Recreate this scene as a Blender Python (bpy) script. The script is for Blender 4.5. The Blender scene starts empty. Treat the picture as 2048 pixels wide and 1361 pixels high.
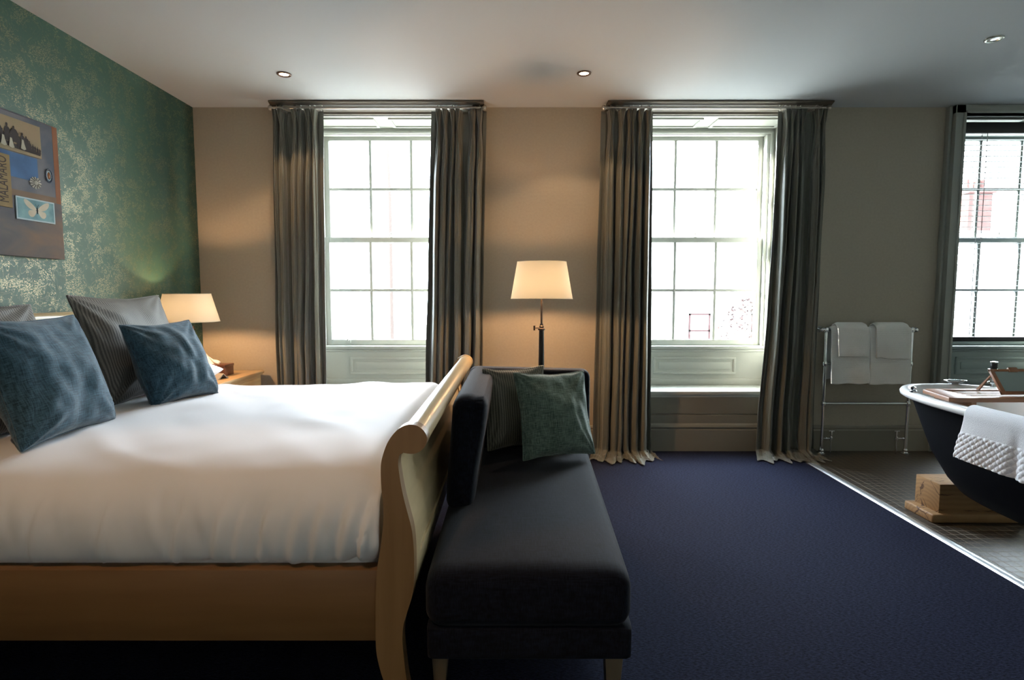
import bpy, bmesh, math, random
from mathutils import Vector, Matrix, noise
PI = math.pi
SC = bpy.context.scene
COL = SC.collection
random.seed(7)

# ------------------------------------------------------------------ camera
EYE = 1.255
cam_d = bpy.data.cameras.new('camera')
cam_d.sensor_width = 36.0
cam_d.lens = 1120.0 / 2048.0 * 36.0
cam_d.clip_start = 0.02
cam_d.clip_end = 300
cam = bpy.data.objects.new('camera', cam_d)
cam.location = (0, 0, EYE)
cam.rotation_euler = (math.radians(90 - 4.6), 0, 0)
COL.objects.link(cam)
SC.camera = cam

# ------------------------------------------------------------------ view, world, sun
SC.view_settings.view_transform = 'Standard'
SC.view_settings.look = 'None'
SC.view_settings.gamma = 1.0
SC.view_settings.use_curve_mapping = False
SC.view_settings.exposure = 0.0
SC.cycles.max_bounces = 12
SC.cycles.diffuse_bounces = 7
SC.cycles.transparent_max_bounces = 12
SC.cycles.sample_clamp_indirect = 8.0
SC.cycles.caustics_reflective = False
SC.cycles.caustics_refractive = False
SC.cycles.use_denoising = True

world = bpy.data.worlds.new('sky')
SC.world = world
world.use_nodes = True
wnt = world.node_tree
wbg = wnt.nodes['Background']
wbg.inputs[0].default_value = (0.78, 0.89, 1.0, 1)
wbg.inputs[1].default_value = 46.0

sun_d = bpy.data.lights.new('sun', 'SUN')
sun_d.energy = 240.0
sun_d.angle = math.radians(2.0)
sun_d.color = (1.0, 0.96, 0.88)
sun = bpy.data.objects.new('sun', sun_d)
sun.rotation_euler = Vector((0.90, -0.345, -0.42)).to_track_quat('-Z', 'Y').to_euler()
sun.location = (-20, 12, 9)
COL.objects.link(sun)

# sampling portals on the three windows
for i, (px, pw) in enumerate(((-1.028, 1.2), (1.559, 1.2), (4.14, 1.3))):
    l = bpy.data.lights.new('window_portal', 'AREA')
    l.shape = 'RECTANGLE'
    l.size = pw
    l.size_y = 1.85
    l.cycles.is_portal = True
    o = bpy.data.objects.new('window_portal', l)
    o.location = (px, 4.90, 1.70)
    o.rotation_euler = (math.radians(-90), 0, 0)
    COL.objects.link(o)


# ------------------------------------------------------------------ material helpers
def mat(name, base=(0.5, 0.5, 0.5), rough=0.6, metal=0.0, spec=0.5, sheen=0.0, coat=0.0,
        bump=None, vary=None, trans=0.0, emis=None, estr=0.0, sub=0.0, stretch=(1, 1, 1)):
    """bump=(scale, strength, distance); vary=(scale, other_colour)"""
    m = bpy.data.materials.new(name)
    m.use_nodes = True
    nt = m.node_tree
    b = nt.nodes['Principled BSDF']
    b.inputs['Base Color'].default_value = (*base, 1)
    b.inputs['Roughness'].default_value = rough
    b.inputs['Metallic'].default_value = metal
    b.inputs['Specular IOR Level'].default_value = spec
    b.inputs['Sheen Weight'].default_value = sheen
    b.inputs['Coat Weight'].default_value = coat
    if trans:
        b.inputs['Transmission Weight'].default_value = trans
    if emis:
        b.inputs['Emission Color'].default_value = (*emis, 1)
        b.inputs['Emission Strength'].default_value = estr
    tc = nt.nodes.new('ShaderNodeTexCoord')
    mp = nt.nodes.new('ShaderNodeMapping')
    mp.inputs['Scale'].default_value = stretch
    nt.links.new(tc.outputs['Object'], mp.inputs[0])
    if vary:
        n = nt.nodes.new('ShaderNodeTexNoise')
        n.inputs['Scale'].default_value = vary[0]
        n.inputs['Detail'].default_value = 5
        nt.links.new(mp.outputs[0], n.inputs['Vector'])
        r = nt.nodes.new('ShaderNodeValToRGB')
        r.color_ramp.elements[0].position = 0.35
        r.color_ramp.elements[0].color = (*base, 1)
        r.color_ramp.elements[1].position = 0.65
        r.color_ramp.elements[1].color = (*vary[1], 1)
        nt.links.new(n.outputs['Fac'], r.inputs[0])
        nt.links.new(r.outputs[0], b.inputs['Base Color'])
    if bump:
        n = nt.nodes.new('ShaderNodeTexNoise')
        n.inputs['Scale'].default_value = bump[0]
        n.inputs['Detail'].default_value = 3
        nt.links.new(mp.outputs[0], n.inputs['Vector'])
        bp = nt.nodes.new('ShaderNodeBump')
        bp.inputs['Strength'].default_value = bump[1]
        bp.inputs['Distance'].default_value = bump[2]
        nt.links.new(n.outputs['Fac'], bp.inputs['Height'])
        nt.links.new(bp.outputs[0], b.inputs['Normal'])
    return m


def N(nt, kind, **kw):
    n = nt.nodes.new(kind)
    for k, v in kw.items():
        if k in n.inputs:
            n.inputs[k].default_value = v
        else:
            setattr(n, k, v)
    return n


def ramp(nt, src, stops, interp='LINEAR'):
    r = nt.nodes.new('ShaderNodeValToRGB')
    r.color_ramp.interpolation = interp
    els = r.color_ramp.elements
    while len(els) < len(stops):
        els.new(0.5)
    for e, (p, c) in zip(els, stops):
        e.position = p
        e.color = (*c, 1) if len(c) == 3 else c
    nt.links.new(src, r.inputs[0])
    return r.outputs[0]


def math_n(nt, op, a, b=None, c=None):
    n = nt.nodes.new('ShaderNodeMath')
    n.operation = op
    for i, v in enumerate((a, b, c)):
        if v is None:
            continue
        if isinstance(v, (int, float)):
            n.inputs[i].default_value = v
        else:
            nt.links.new(v, n.inputs[i])
    return n.outputs[0]


def mixc(nt, fac, a, b, blend='MIX'):
    n = nt.nodes.new('ShaderNodeMix')
    n.data_type = 'RGBA'
    n.blend_type = blend
    for i, v in ((0, fac), (6, a), (7, b)):
        if isinstance(v, (int, float)):
            n.inputs[i].default_value = v
        elif isinstance(v, tuple):
            n.inputs[i].default_value = (*v, 1)
        else:
            nt.links.new(v, n.inputs[i])
    return n.outputs[2]


M = {}
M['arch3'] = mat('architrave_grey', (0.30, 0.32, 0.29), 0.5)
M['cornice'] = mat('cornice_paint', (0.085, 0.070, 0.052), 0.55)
M['win3_dark'] = mat('window_3_dark_grey', (0.15, 0.175, 0.165), 0.5)  # darker grey-green tone on the joinery of the third window
M['trim'] = mat('trim_paint', (0.21, 0.195, 0.155), 0.5, bump=(30, 0.03, 0.002))
M['paint'] = mat('window_paint', (0.47, 0.48, 0.44), 0.45, bump=(30, 0.03, 0.002))
M['ceiling'] = mat('ceiling_paint', (0.455, 0.49, 0.52), 0.85, bump=(40, 0.04, 0.002))
M['wall'] = mat('wall_vinyl', (0.365, 0.330, 0.265), 0.7, bump=(260, 0.12, 0.001), vary=(60, (0.39, 0.35, 0.28)))
M['wood'] = mat('bed_wood_shaded', (0.185, 0.096, 0.036), 0.45, vary=(1.4, (0.160, 0.080, 0.029)), bump=(14, 0.04, 0.001), stretch=(1, 14, 14))  # bed wood with the shade of the unlit rail faces in its colour
M['woodv'] = mat('bed_wood_upright_shaded', (0.235, 0.135, 0.056), 0.42, vary=(2.2, (0.205, 0.114, 0.045)), bump=(14, 0.04, 0.001), stretch=(14, 14, 1))  # same wood, darkened in colour for the unlit post faces
M['woody'] = mat('bed_wood_cross', (0.53, 0.41, 0.23), 0.28, vary=(3, (0.48, 0.365, 0.20)), bump=(14, 0.05, 0.001), stretch=(14, 1, 14))  # pale tone of the same wood, kept for the window-lit parts
M['nwood'] = mat('nightstand_wood', (0.55, 0.38, 0.20), 0.4, vary=(3, (0.46, 0.31, 0.16)), stretch=(12, 1, 12))
M['bwood'] = mat('tray_wood', (0.30, 0.13, 0.06), 0.4, vary=(4, (0.22, 0.09, 0.04)), stretch=(1, 10, 10))
M['boxwood'] = mat('tissue_box_wood', (0.12, 0.045, 0.025), 0.35, vary=(6, (0.08, 0.03, 0.02)), stretch=(8, 1, 8))
M['duvet'] = mat('duvet_cotton', (0.74, 0.73, 0.75), 0.75, sheen=0.15, bump=(420, 0.06, 0.0006))
M['sheet'] = mat('sheet_cotton', (0.70, 0.69, 0.71), 0.8)
M['ticking'] = mat('mattress_ticking', (0.5, 0.48, 0.46), 0.8)  # even pale ticking colour, assigned to no object
M['chrome'] = mat('chrome', (0.72, 0.74, 0.75), 0.12, 1.0)
M['nickel'] = mat('satin_nickel', (0.55, 0.52, 0.47), 0.28, 1.0)
M['bronze'] = mat('dark_bronze', (0.045, 0.035, 0.03), 0.35, 0.7)
M['ebony'] = mat('black_lacquer', (0.004, 0.004, 0.005), 0.45, spec=0.3)
M['strip'] = mat('threshold_aluminium', (0.86, 0.89, 0.92), 0.38, 1.0, bump=(80, 0.03, 0.001), stretch=(1, 0.05, 1))
M['wall_pale'] = mat('wall_plain', (0.76, 0.73, 0.62), 0.8, bump=(60, 0.05, 0.001))
M['white'] = mat('bath_enamel', (0.86, 0.88, 0.88), 0.25, coat=0.2)
M['navy'] = mat('bath_outer_paint', (0.0018, 0.0024, 0.0045), 0.7, spec=0.05)
M['black'] = mat('black_plastic', (0.01, 0.01, 0.012), 0.35)
M['tissue'] = mat('tissue_paper', (0.85, 0.85, 0.88), 0.8)
M['card'] = mat('card_grey', (0.30, 0.29, 0.28), 0.5)
M['legwood'] = mat('chaise_leg_wood', (0.13, 0.09, 0.055), 0.5)
M['brick'] = mat('brick', (0.034, 0.014, 0.012), 0.9, vary=(3, (0.044, 0.020, 0.017)), spec=0.2)
M['render'] = mat('pale_render', (0.36, 0.35, 0.33), 0.9)
M['slate'] = mat('roof_slate', (0.45, 0.45, 0.46), 0.7)
M['street'] = mat('street_paving', (0.12, 0.12, 0.115), 0.9, vary=(1, (0.10, 0.10, 0.095)))
M['redpaint'] = mat('red_painted_wood', (0.026, 0.010, 0.010), 0.7, spec=0.2)
M['leaf'] = mat('autumn_leaf', (0.024, 0.013, 0.012), 0.8, spec=0.2)
M['post'] = mat('post_paint', (0.030, 0.020, 0.016), 0.7, spec=0.2)
M['darkslot'] = mat('dark_slot', (0.08, 0.04, 0.025), 0.6)
M['mirror'] = mat('mirror_glass', (0.55, 0.62, 0.58), 0.04, 1.0)


def make_glass():
    m = bpy.data.materials.new('window_glass')
    m.use_nodes = True
    nt = m.node_tree
    nt.nodes.remove(nt.nodes['Principled BSDF'])
    out = nt.nodes['Material Output']
    t = N(nt, 'ShaderNodeBsdfTransparent')
    t.inputs[0].default_value = (0.97, 0.985, 0.98, 1)
    g = N(nt, 'ShaderNodeBsdfGlossy')
    g.inputs['Roughness'].default_value = 0.02
    mx = N(nt, 'ShaderNodeMixShader')
    mx.inputs[0].default_value = 0.06
    nt.links.new(t.outputs[0], mx.inputs[1])
    nt.links.new(g.outputs[0], mx.inputs[2])
    nt.links.new(mx.outputs[0], out.inputs[0])
    return m


M['glass'] = make_glass()


def make_wallpaper():
    m = mat('green_wallpaper', (0.024, 0.070, 0.051), 0.5)
    nt = m.node_tree
    b = nt.nodes['Principled BSDF']
    tc = [n for n in nt.nodes if n.type == 'TEX_COORD'][0]
    P = tc.outputs['Object']
    # wobble
    n0 = N(nt, 'ShaderNodeTexNoise', Scale=22.0, Detail=2.0)
    nt.links.new(P, n0.inputs['Vector'])
    add = nt.nodes.new('ShaderNodeVectorMath'); add.operation = 'MULTIPLY_ADD'
    nt.links.new(n0.outputs['Color'], add.inputs[0])
    add.inputs[1].default_value = (0.03, 0.03, 0.03)
    nt.links.new(P, add.inputs[2])
    leaves = []
    for ang, sc in ((0.6, 92.0), (-0.9, 108.0)):
        mp = nt.nodes.new('ShaderNodeMapping')
        mp.inputs['Rotation'].default_value = (ang, 0, 0)
        mp.inputs['Scale'].default_value = (1, 1, 1.9)
        nt.links.new(add.outputs[0], mp.inputs[0])
        v = N(nt, 'ShaderNodeTexVoronoi', Scale=sc)
        nt.links.new(mp.outputs[0], v.inputs['Vector'])
        leaves.append(math_n(nt, 'LESS_THAN', v.outputs['Distance'], 0.36))
    anyl = math_n(nt, 'MAXIMUM', leaves[0], leaves[1])
    # thin stems: ridges of a distorted noise
    n2 = N(nt, 'ShaderNodeTexNoise', Scale=16.0, Detail=1.0, Distortion=1.2)
    nt.links.new(P, n2.inputs['Vector'])
    st = math_n(nt, 'LESS_THAN', math_n(nt, 'ABSOLUTE', math_n(nt, 'SUBTRACT', n2.outputs['Fac'], 0.5)), 0.008)
    # clusters
    n1 = N(nt, 'ShaderNodeTexNoise', Scale=9.0, Detail=5.0, Roughness=0.8)
    nt.links.new(P, n1.inputs['Vector'])
    clus = math_n(nt, 'GREATER_THAN', n1.outputs['Fac'], 0.515)
    mask = math_n(nt, 'MULTIPLY', anyl, clus)
    mask = math_n(nt, 'MAXIMUM', mask, math_n(nt, 'MULTIPLY', st, 0.5))
    b.inputs['Roughness'].default_value = 0.55
    g = nt.nodes.new('ShaderNodeBsdfPrincipled')
    g.inputs['Base Color'].default_value = (0.26, 0.24, 0.16, 1)
    g.inputs['Metallic'].default_value = 1.0
    g.inputs['Roughness'].default_value = 0.42
    mx = nt.nodes.new('ShaderNodeMixShader')
    nt.links.new(math_n(nt, 'MULTIPLY', mask, 0.75), mx.inputs[0])
    nt.links.new(b.outputs[0], mx.inputs[1])
    nt.links.new(g.outputs[0], mx.inputs[2])
    nt.links.new(mx.outputs[0], nt.nodes['Material Output'].inputs[0])
    return m


M['wallpaper'] = make_wallpaper()


def make_carpet():
    m = mat('charcoal_carpet', (0.03, 0.03, 0.045), 0.95, spec=0.06)
    nt = m.node_tree
    b = nt.nodes['Principled BSDF']
    tc = [n for n in nt.nodes if n.type == 'TEX_COORD'][0]
    n = N(nt, 'ShaderNodeTexNoise', Scale=120.0, Detail=3.0, Roughness=0.7)
    mp = nt.nodes.new('ShaderNodeMapping')
    mp.inputs['Rotation'].default_value = (0, 0, 0.6)
    mp.inputs['Scale'].default_value = (0.6, 1.6, 1)
    nt.links.new(tc.outputs['Object'], mp.inputs[0])
    nt.links.new(mp.outputs[0], n.inputs['Vector'])
    c = ramp(nt, n.outputs['Fac'], ((0.33, (0.0030, 0.0038, 0.0085)), (0.68, (0.023, 0.027, 0.055))))
    nt.links.new(c, b.inputs['Base Color'])
    bp = N(nt, 'ShaderNodeBump', Strength=0.5, Distance=0.004)
    nt.links.new(n.outputs['Fac'], bp.inputs['Height'])
    nt.links.new(bp.outputs[0], b.inputs['Normal'])
    return m


M['carpet'] = make_carpet()


def make_tile():
    m = mat('mosaic_tile', (0.06, 0.05, 0.04), 0.35)
    nt = m.node_tree
    b = nt.nodes['Principled BSDF']
    tc = [n for n in nt.nodes if n.type == 'TEX_COORD'][0]
    br = nt.nodes.new('ShaderNodeTexBrick')
    br.offset = 0.0
    br.squash = 1.0
    br.inputs['Scale'].default_value = 1.0
    br.inputs['Brick Width'].default_value = 0.05
    br.inputs['Row Height'].default_value = 0.05
    br.inputs['Mortar Size'].default_value = 0.0022
    br.inputs['Mortar Smooth'].default_value = 0.2
    br.inputs['Color1'].default_value = (0.036, 0.028, 0.020, 1)
    br.inputs['Color2'].default_value = (0.026, 0.021, 0.016, 1)
    br.inputs['Mortar'].default_value = (0.20, 0.17, 0.13, 1)
    nt.links.new(tc.outputs['Object'], br.inputs['Vector'])
    nt.links.new(br.outputs['Color'], b.inputs['Base Color'])
    r = ramp(nt, br.outputs['Fac'], ((0, (0.42, 0.42, 0.42)), (1, (0.8, 0.8, 0.8))))
    nt.links.new(r, b.inputs['Roughness'])
    bp = N(nt, 'ShaderNodeBump', Strength=0.4, Distance=0.002)
    bp.invert = True
    nt.links.new(br.outputs['Fac'], bp.inputs['Height'])
    nt.links.new(bp.outputs[0], b.inputs['Normal'])
    return m


M['tile'] = make_tile()


def make_stripe(name, c1, c2, freq, rough=0.45, sheen=0.2, uv=True, spec=0.5, axis=0):
    m = mat(name, c1, rough, sheen=sheen, spec=spec)
    nt = m.node_tree
    b = nt.nodes['Principled BSDF']
    tc = [n for n in nt.nodes if n.type == 'TEX_COORD'][0]
    sp = nt.nodes.new('ShaderNodeSeparateXYZ')
    nt.links.new(tc.outputs['UV' if uv else 'Object'], sp.inputs[0])
    s = math_n(nt, 'SINE', math_n(nt, 'MULTIPLY', sp.outputs[axis], freq))
    nz = N(nt, 'ShaderNodeTexNoise', Scale=300.0, Detail=2.0)
    nt.links.new(tc.outputs['Object'], nz.inputs['Vector'])
    s2 = math_n(nt, 'ADD', math_n(nt, 'MULTIPLY', s, 0.42), nz.outputs['Fac'])
    c = ramp(nt, s2, ((0.2, c1), (0.8, c2)))
    nt.links.new(c, b.inputs['Base Color'])
    bp = N(nt, 'ShaderNodeBump', Strength=0.25, Distance=0.001)
    nt.links.new(s2, bp.inputs['Height'])
    nt.links.new(bp.outputs[0], b.inputs['Normal'])
    return m


M['curtain'] = make_stripe('curtain_silk', (0.060, 0.066, 0.055), (0.150, 0.150, 0.120), 2 * PI / 0.011, 0.42, 0.3)
M['stripe_cushion'] = make_stripe('taupe_stripe_silk', (0.060, 0.058, 0.053), (0.165, 0.155, 0.137), 2 * PI / 0.012, 0.6, 0.05, uv=False, spec=0.3)
M['stripe_cushion2'] = make_stripe('olive_stripe_silk', (0.06, 0.055, 0.04), (0.17, 0.155, 0.11), 2 * PI / 0.012, 0.5, 0.2, uv=False)


def make_linen(name, c1, c2, sheen=0.25, spec=0.25):
    m = mat(name, c1, 0.85, sheen=sheen, spec=spec)
    nt = m.node_tree
    b = nt.nodes['Principled BSDF']
    tc = [n for n in nt.nodes if n.type == 'TEX_COORD'][0]
    outs = []
    for sc in ((26, 420, 60), (420, 26, 60)):
        mp = nt.nodes.new('ShaderNodeMapping')
        mp.inputs['Scale'].default_value = sc
        nt.links.new(tc.outputs['Object'], mp.inputs[0])
        n = N(nt, 'ShaderNodeTexNoise', Scale=1.0, Detail=3.0)
        nt.links.new(mp.outputs[0], n.inputs['Vector'])
        outs.append(n.outputs['Fac'])
    s = math_n(nt, 'MULTIPLY', math_n(nt, 'ADD', outs[0], outs[1]), 0.5)
    c = ramp(nt, s, ((0.40, c1), (0.62, c2)))
    nt.links.new(c, b.inputs['Base Color'])
    bp = N(nt, 'ShaderNodeBump', Strength=0.4, Distance=0.001)
    nt.links.new(s, bp.inputs['Height'])
    nt.links.new(bp.outputs[0], b.inputs['Normal'])
    return m


M['blue'] = make_linen('blue_linen', (0.008, 0.028, 0.046), (0.044, 0.104, 0.150))
M['green'] = make_linen('green_linen', (0.044, 0.076, 0.060), (0.185, 0.25, 0.205))
M['chaise'] = make_linen('charcoal_wool', (0.0020, 0.0027, 0.0055), (0.0070, 0.0092, 0.0175), 0.05, 0.10)


def make_shade(name, col, tr):
    m = bpy.data.materials.new(name)
    m.use_nodes = True
    nt = m.node_tree
    nt.nodes.remove(nt.nodes['Principled BSDF'])
    d = N(nt, 'ShaderNodeBsdfDiffuse')
    d.inputs[0].default_value = (*col, 1)
    t = N(nt, 'ShaderNodeBsdfTranslucent')
    t.inputs[0].default_value = (*tr, 1)
    mx = N(nt, 'ShaderNodeMixShader')
    mx.inputs[0].default_value = 0.45
    nt.links.new(d.outputs[0], mx.inputs[1])
    nt.links.new(t.outputs[0], mx.inputs[2])
    nt.links.new(mx.outputs[0], nt.nodes['Material Output'].inputs[0])
    return m


M['shade'] = make_shade('lampshade_cream', (0.80, 0.74, 0.60), (0.080, 0.088, 0.085))
M['bulb'] = mat('lamp_bulb', (1, 0.9, 0.7), 0.5, emis=(1.0, 0.56, 0.27), estr=1500.0)
M['bulb2'] = mat('bedside_bulb', (1, 0.9, 0.7), 0.5, emis=(1.0, 0.56, 0.27), estr=1300.0)
M['bulb3'] = mat('upper_bulb', (1, 0.9, 0.7), 0.5, emis=(1.0, 0.56, 0.27), estr=550.0)
M['halogen'] = mat('halogen_glow', (1, 0.9, 0.7), 0.5, emis=(1.0, 0.82, 0.58), estr=14.0)
M['halogen_off'] = mat('halogen_off', (0.7, 0.72, 0.7), 0.15, 0.4)
M['bezel'] = mat('bronze_bezel', (0.10, 0.06, 0.045), 0.4, 0.8)
M['bezelw'] = mat('steel_bezel', (0.55, 0.57, 0.52), 0.25, 0.9)


def make_towel(name, col, quilt=False):
    m = mat(name, col, 0.95, sheen=0.5)
    nt = m.node_tree
    b = nt.nodes['Principled BSDF']
    tc = [n for n in nt.nodes if n.type == 'TEX_COORD'][0]
    n = N(nt, 'ShaderNodeTexNoise', Scale=420.0, Detail=2.0)
    nt.links.new(tc.outputs['Object'], n.inputs['Vector'])
    w = N(nt, 'ShaderNodeTexWave', Scale=42.0, Distortion=1.2)
    w.bands_direction = 'Z'
    nt.links.new(tc.outputs['Object'], w.inputs['Vector'])
    h = math_n(nt, 'ADD', n.outputs['Fac'], math_n(nt, 'MULTIPLY', w.outputs['Fac'], 0.0 if quilt else 0.5))
    bp = N(nt, 'ShaderNodeBump', Strength=0.7, Distance=0.003)
    nt.links.new(h, bp.inputs['Height'])
    nt.links.new(bp.outputs[0], b.inputs['Normal'])
    return m


M['towel'] = make_towel('white_terry', (0.88, 0.88, 0.86))
M['towel2'] = make_towel('white_terry_bath', (0.80, 0.82, 0.88), True)


def make_endgrain():
    m = mat('oak_beam', (0.50, 0.33, 0.17), 0.6)
    nt = m.node_tree
    b = nt.nodes['Principled BSDF']
    tc = [n for n in nt.nodes if n.type == 'TEX_COORD'][0]
    w = N(nt, 'ShaderNodeTexWave', Scale=14.0, Distortion=2.5)
    w.wave_type = 'RINGS'
    w.rings_direction = 'X'
    nt.links.new(tc.outputs['Object'], w.inputs['Vector'])
    c = ramp(nt, w.outputs['Fac'], ((0.0, (0.27, 0.15, 0.065)), (1.0, (0.33, 0.19, 0.082))))
    v = N(nt, 'ShaderNodeTexVoronoi', Scale=7.0)
    v.feature = 'DISTANCE_TO_EDGE'
    mp = nt.nodes.new('ShaderNodeMapping')
    mp.inputs['Scale'].default_value = (0.15, 1, 1)
    nt.links.new(tc.outputs['Object'], mp.inputs[0])
    nz = N(nt, 'ShaderNodeTexNoise', Scale=9.0, Detail=4.0)
    nt.links.new(tc.outputs['Object'], nz.inputs['Vector'])
    av = nt.nodes.new('ShaderNodeVectorMath'); av.operation = 'MULTIPLY_ADD'
    nt.links.new(nz.outputs['Color'], av.inputs[0])
    av.inputs[1].default_value = (0.05, 0.05, 0.05)
    nt.links.new(mp.outputs[0], av.inputs[2])
    nt.links.new(av.outputs[0], v.inputs['Vector'])
    n9 = N(nt, 'ShaderNodeTexNoise', Scale=8.0, Detail=1.0)
    nt.links.new(tc.outputs['Object'], n9.inputs['Vector'])
    crack = math_n(nt, 'LESS_THAN', v.outputs['Distance'], math_n(nt, 'MULTIPLY', math_n(nt, 'SUBTRACT', n9.outputs['Fac'], 0.42), 0.07))
    c2 = mixc(nt, crack, c, (0.08, 0.035, 0.015))
    nt.links.new(c2, b.inputs['Base Color'])
    return m


M['beam'] = make_endgrain()


# ------------------------------------------------------------------ mesh helpers
def bx(bm, x0, x1, y0, y1, z0, z1, bev=0.0, seg=2):
    vs = [bm.verts.new(p) for p in ((x0, y0, z0), (x1, y0, z0), (x1, y1, z0), (x0, y1, z0),
                                    (x0, y0, z1), (x1, y0, z1), (x1, y1, z1), (x0, y1, z1))]
    fs = [bm.faces.new([vs[i] for i in f]) for f in
          ((3, 2, 1, 0), (4, 5, 6, 7), (0, 1, 5, 4), (1, 2, 6, 5), (2, 3, 7, 6), (3, 0, 4, 7))]
    if bev > 0:
        es = set()
        for f in fs:
            es.update(f.edges)
        bmesh.ops.bevel(bm, geom=list(es), offset=bev, segments=seg, profile=0.5, affect='EDGES', clamp_overlap=True)
    return bm


def box(*a, **k):
    return bx(bmesh.new(), *a, **k)


def frame_of(d):
    d = d.normalized()
    up = Vector((0, 0, 1)) if abs(d.z) < 0.9 else Vector((1, 0, 0))
    a = d.cross(up).normalized()
    b = d.cross(a).normalized()
    return a, b


def tube(bm, pts, r, n=12, caps=True, closed=False):
    pts = [Vector(p) for p in pts]
    k = len(pts)
    rs = r if isinstance(r, (list, tuple)) else [r] * k
    rings = []
    pa = None
    for i, p in enumerate(pts):
        if closed:
            d = pts[(i + 1) % k] - pts[i - 1]
        else:
            d = pts[min(i + 1, k - 1)] - pts[max(i - 1, 0)]
        if d.length < 1e-9:
            d = Vector((0, 0, 1))
        d.normalize()
        if pa is None:
            a, b = frame_of(d)
        else:
            a = (pa - d * pa.dot(d))
            a = a.normalized() if a.length > 1e-6 else frame_of(d)[0]
            b = d.cross(a)
        pa = a
        rings.append([bm.verts.new(p + (a * math.cos(2 * PI * j / n) + b * math.sin(2 * PI * j / n)) * rs[i]) for j in range(n)])
    rng = range(k if closed else k - 1)
    for i in rng:
        A, B = rings[i], rings[(i + 1) % k]
        for j in range(n):
            bm.faces.new((A[j], A[(j + 1) % n], B[(j + 1) % n], B[j]))
    if caps and not closed:
        bm.faces.new(rings[0][::-1])
        bm.faces.new(rings[-1])
    return bm


def lathe(bm, prof, c=(0, 0, 0), n=32, axis='z', caps=True):
    rings = []
    for r, h in prof:
        ring = []
        for j in range(n):
            t = 2 * PI * j / n
            a, b = r * math.cos(t), r * math.sin(t)
            if axis == 'z':
                p = (c[0] + a, c[1] + b, c[2] + h)
            elif axis == 'x':
                p = (c[0] + h, c[1] + a, c[2] + b)
            else:
                p = (c[0] + a, c[1] + h, c[2] + b)
            ring.append(bm.verts.new(p))
        rings.append(ring)
    for A, B in zip(rings, rings[1:]):
        for j in range(n):
            bm.faces.new((A[j], A[(j + 1) % n], B[(j + 1) % n], B[j]))
    if caps:
        if prof[0][0] > 1e-5:
            bm.faces.new(rings[0][::-1])
        if prof[-1][0] > 1e-5:
            bm.faces.new(rings[-1])
    return bm


def prism(bm, poly, a0, a1, axis='y', bev=0.0):
    """poly in the two other axes: y -> (x,z); x -> (y,z); z -> (x,y)"""
    def P(p, a):
        return {'y': (p[0], a, p[1]), 'x': (a, p[0], p[1]), 'z': (p[0], p[1], a)}[axis]
    A = [bm.verts.new(P(p, a0)) for p in poly]
    B = [bm.verts.new(P(p, a1)) for p in poly]
    n = len(poly)
    f1 = bm.faces.new(A)
    f2 = bm.faces.new(B[::-1])
    for i in range(n):
        bm.faces.new((A[i], B[i], B[(i + 1) % n], A[(i + 1) % n]))
    if bev > 0:
        bmesh.ops.bevel(bm, geom=list(f1.edges) + list(f2.edges), offset=bev, segments=2, profile=0.5, affect='EDGES', clamp_overlap=True)
    return bm


def grid(bm, nu, nv, f, uvf=None, close_u=False):
    V = [[bm.verts.new(f(i / nu, j / nv)) for j in range(nv + 1)] for i in range(nu if close_u else nu + 1)]
    uvl = bm.loops.layers.uv.verify() if uvf else None
    for i in range(nu):
        i2 = (i + 1) % len(V) if close_u else i + 1
        for j in range(nv):
            fc = bm.faces.new((V[i][j], V[i2][j], V[i2][j + 1], V[i][j + 1]))
            if uvf:
                for lp, (a, b) in zip(fc.loops, ((i, j), (i + 1, j), (i + 1, j + 1), (i, j + 1))):
                    lp[uvl].uv = uvf(a / nu, b / nv)
    return V


def rbox(x0, x1, y0, y1, z0, z1, r, crown=0.0, cuts=14, xf=None):
    """soft upholstered block: rounded box with a crowned top"""
    bm = bmesh.new()
    bmesh.ops.create_cube(bm, size=2.0)
    bmesh.ops.subdivide_edges(bm, edges=bm.edges[:], cuts=cuts, use_grid_fill=True)
    c = Vector(((x0 + x1) / 2, (y0 + y1) / 2, (z0 + z1) / 2))
    h = Vector(((x1 - x0) / 2, (y1 - y0) / 2, (z1 - z0) / 2))
    for v in bm.verts:
        # concentrate samples near the borders
        q = Vector([math.sin(PI / 2 * a) if abs(a) < 0.999 else a for a in v.co])
        p = Vector((q.x * h.x, q.y * h.y, q.z * h.z))
        inn = Vector([max(-(h[i] - r), min(h[i] - r, p[i])) for i in range(3)])
        d = p - inn
        if d.length > 1e-7:
            p = inn + d.normalized() * r * min(1.0, max(abs(d.x), abs(d.y), abs(d.z)) / r)
        if crown and p.z > 0:
            p.z += crown * (1 - (p.x / h.x) ** 2) * (1 - (p.y / h.y) ** 4)
        w = p + c
        if xf:
            w = Vector(xf(w))
        v.co = w
    return bm


ORG = {}


def obj(name, bm, m, parent=None, smooth=True, angle=35, origin=None, recalc=True):
    if recalc:
        bmesh.ops.recalc_face_normals(bm, faces=bm.faces[:])
    if parent is None:
        if origin is None:
            xs = [v.co.x for v in bm.verts]; ys = [v.co.y for v in bm.verts]; zs = [v.co.z for v in bm.verts]
            origin = Vector(((min(xs) + max(xs)) / 2, (min(ys) + max(ys)) / 2, min(zs)))
        org = Vector(origin)
    else:
        org = ORG[parent.name]
    bmesh.ops.translate(bm, verts=bm.verts[:], vec=-org)
    me = bpy.data.meshes.new(name)
    bm.to_mesh(me)
    bm.free()
    if isinstance(m, str):
        m = M[m]
    me.materials.append(m)
    if smooth:
        for p in me.polygons:
            p.use_smooth = True
        me.set_sharp_from_angle(angle=math.radians(angle))
    o = bpy.data.objects.new(name, me)
    COL.objects.link(o)
    if parent is None:
        o.location = org
    else:
        o.parent = parent
    ORG[o.name] = org
    return o


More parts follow.
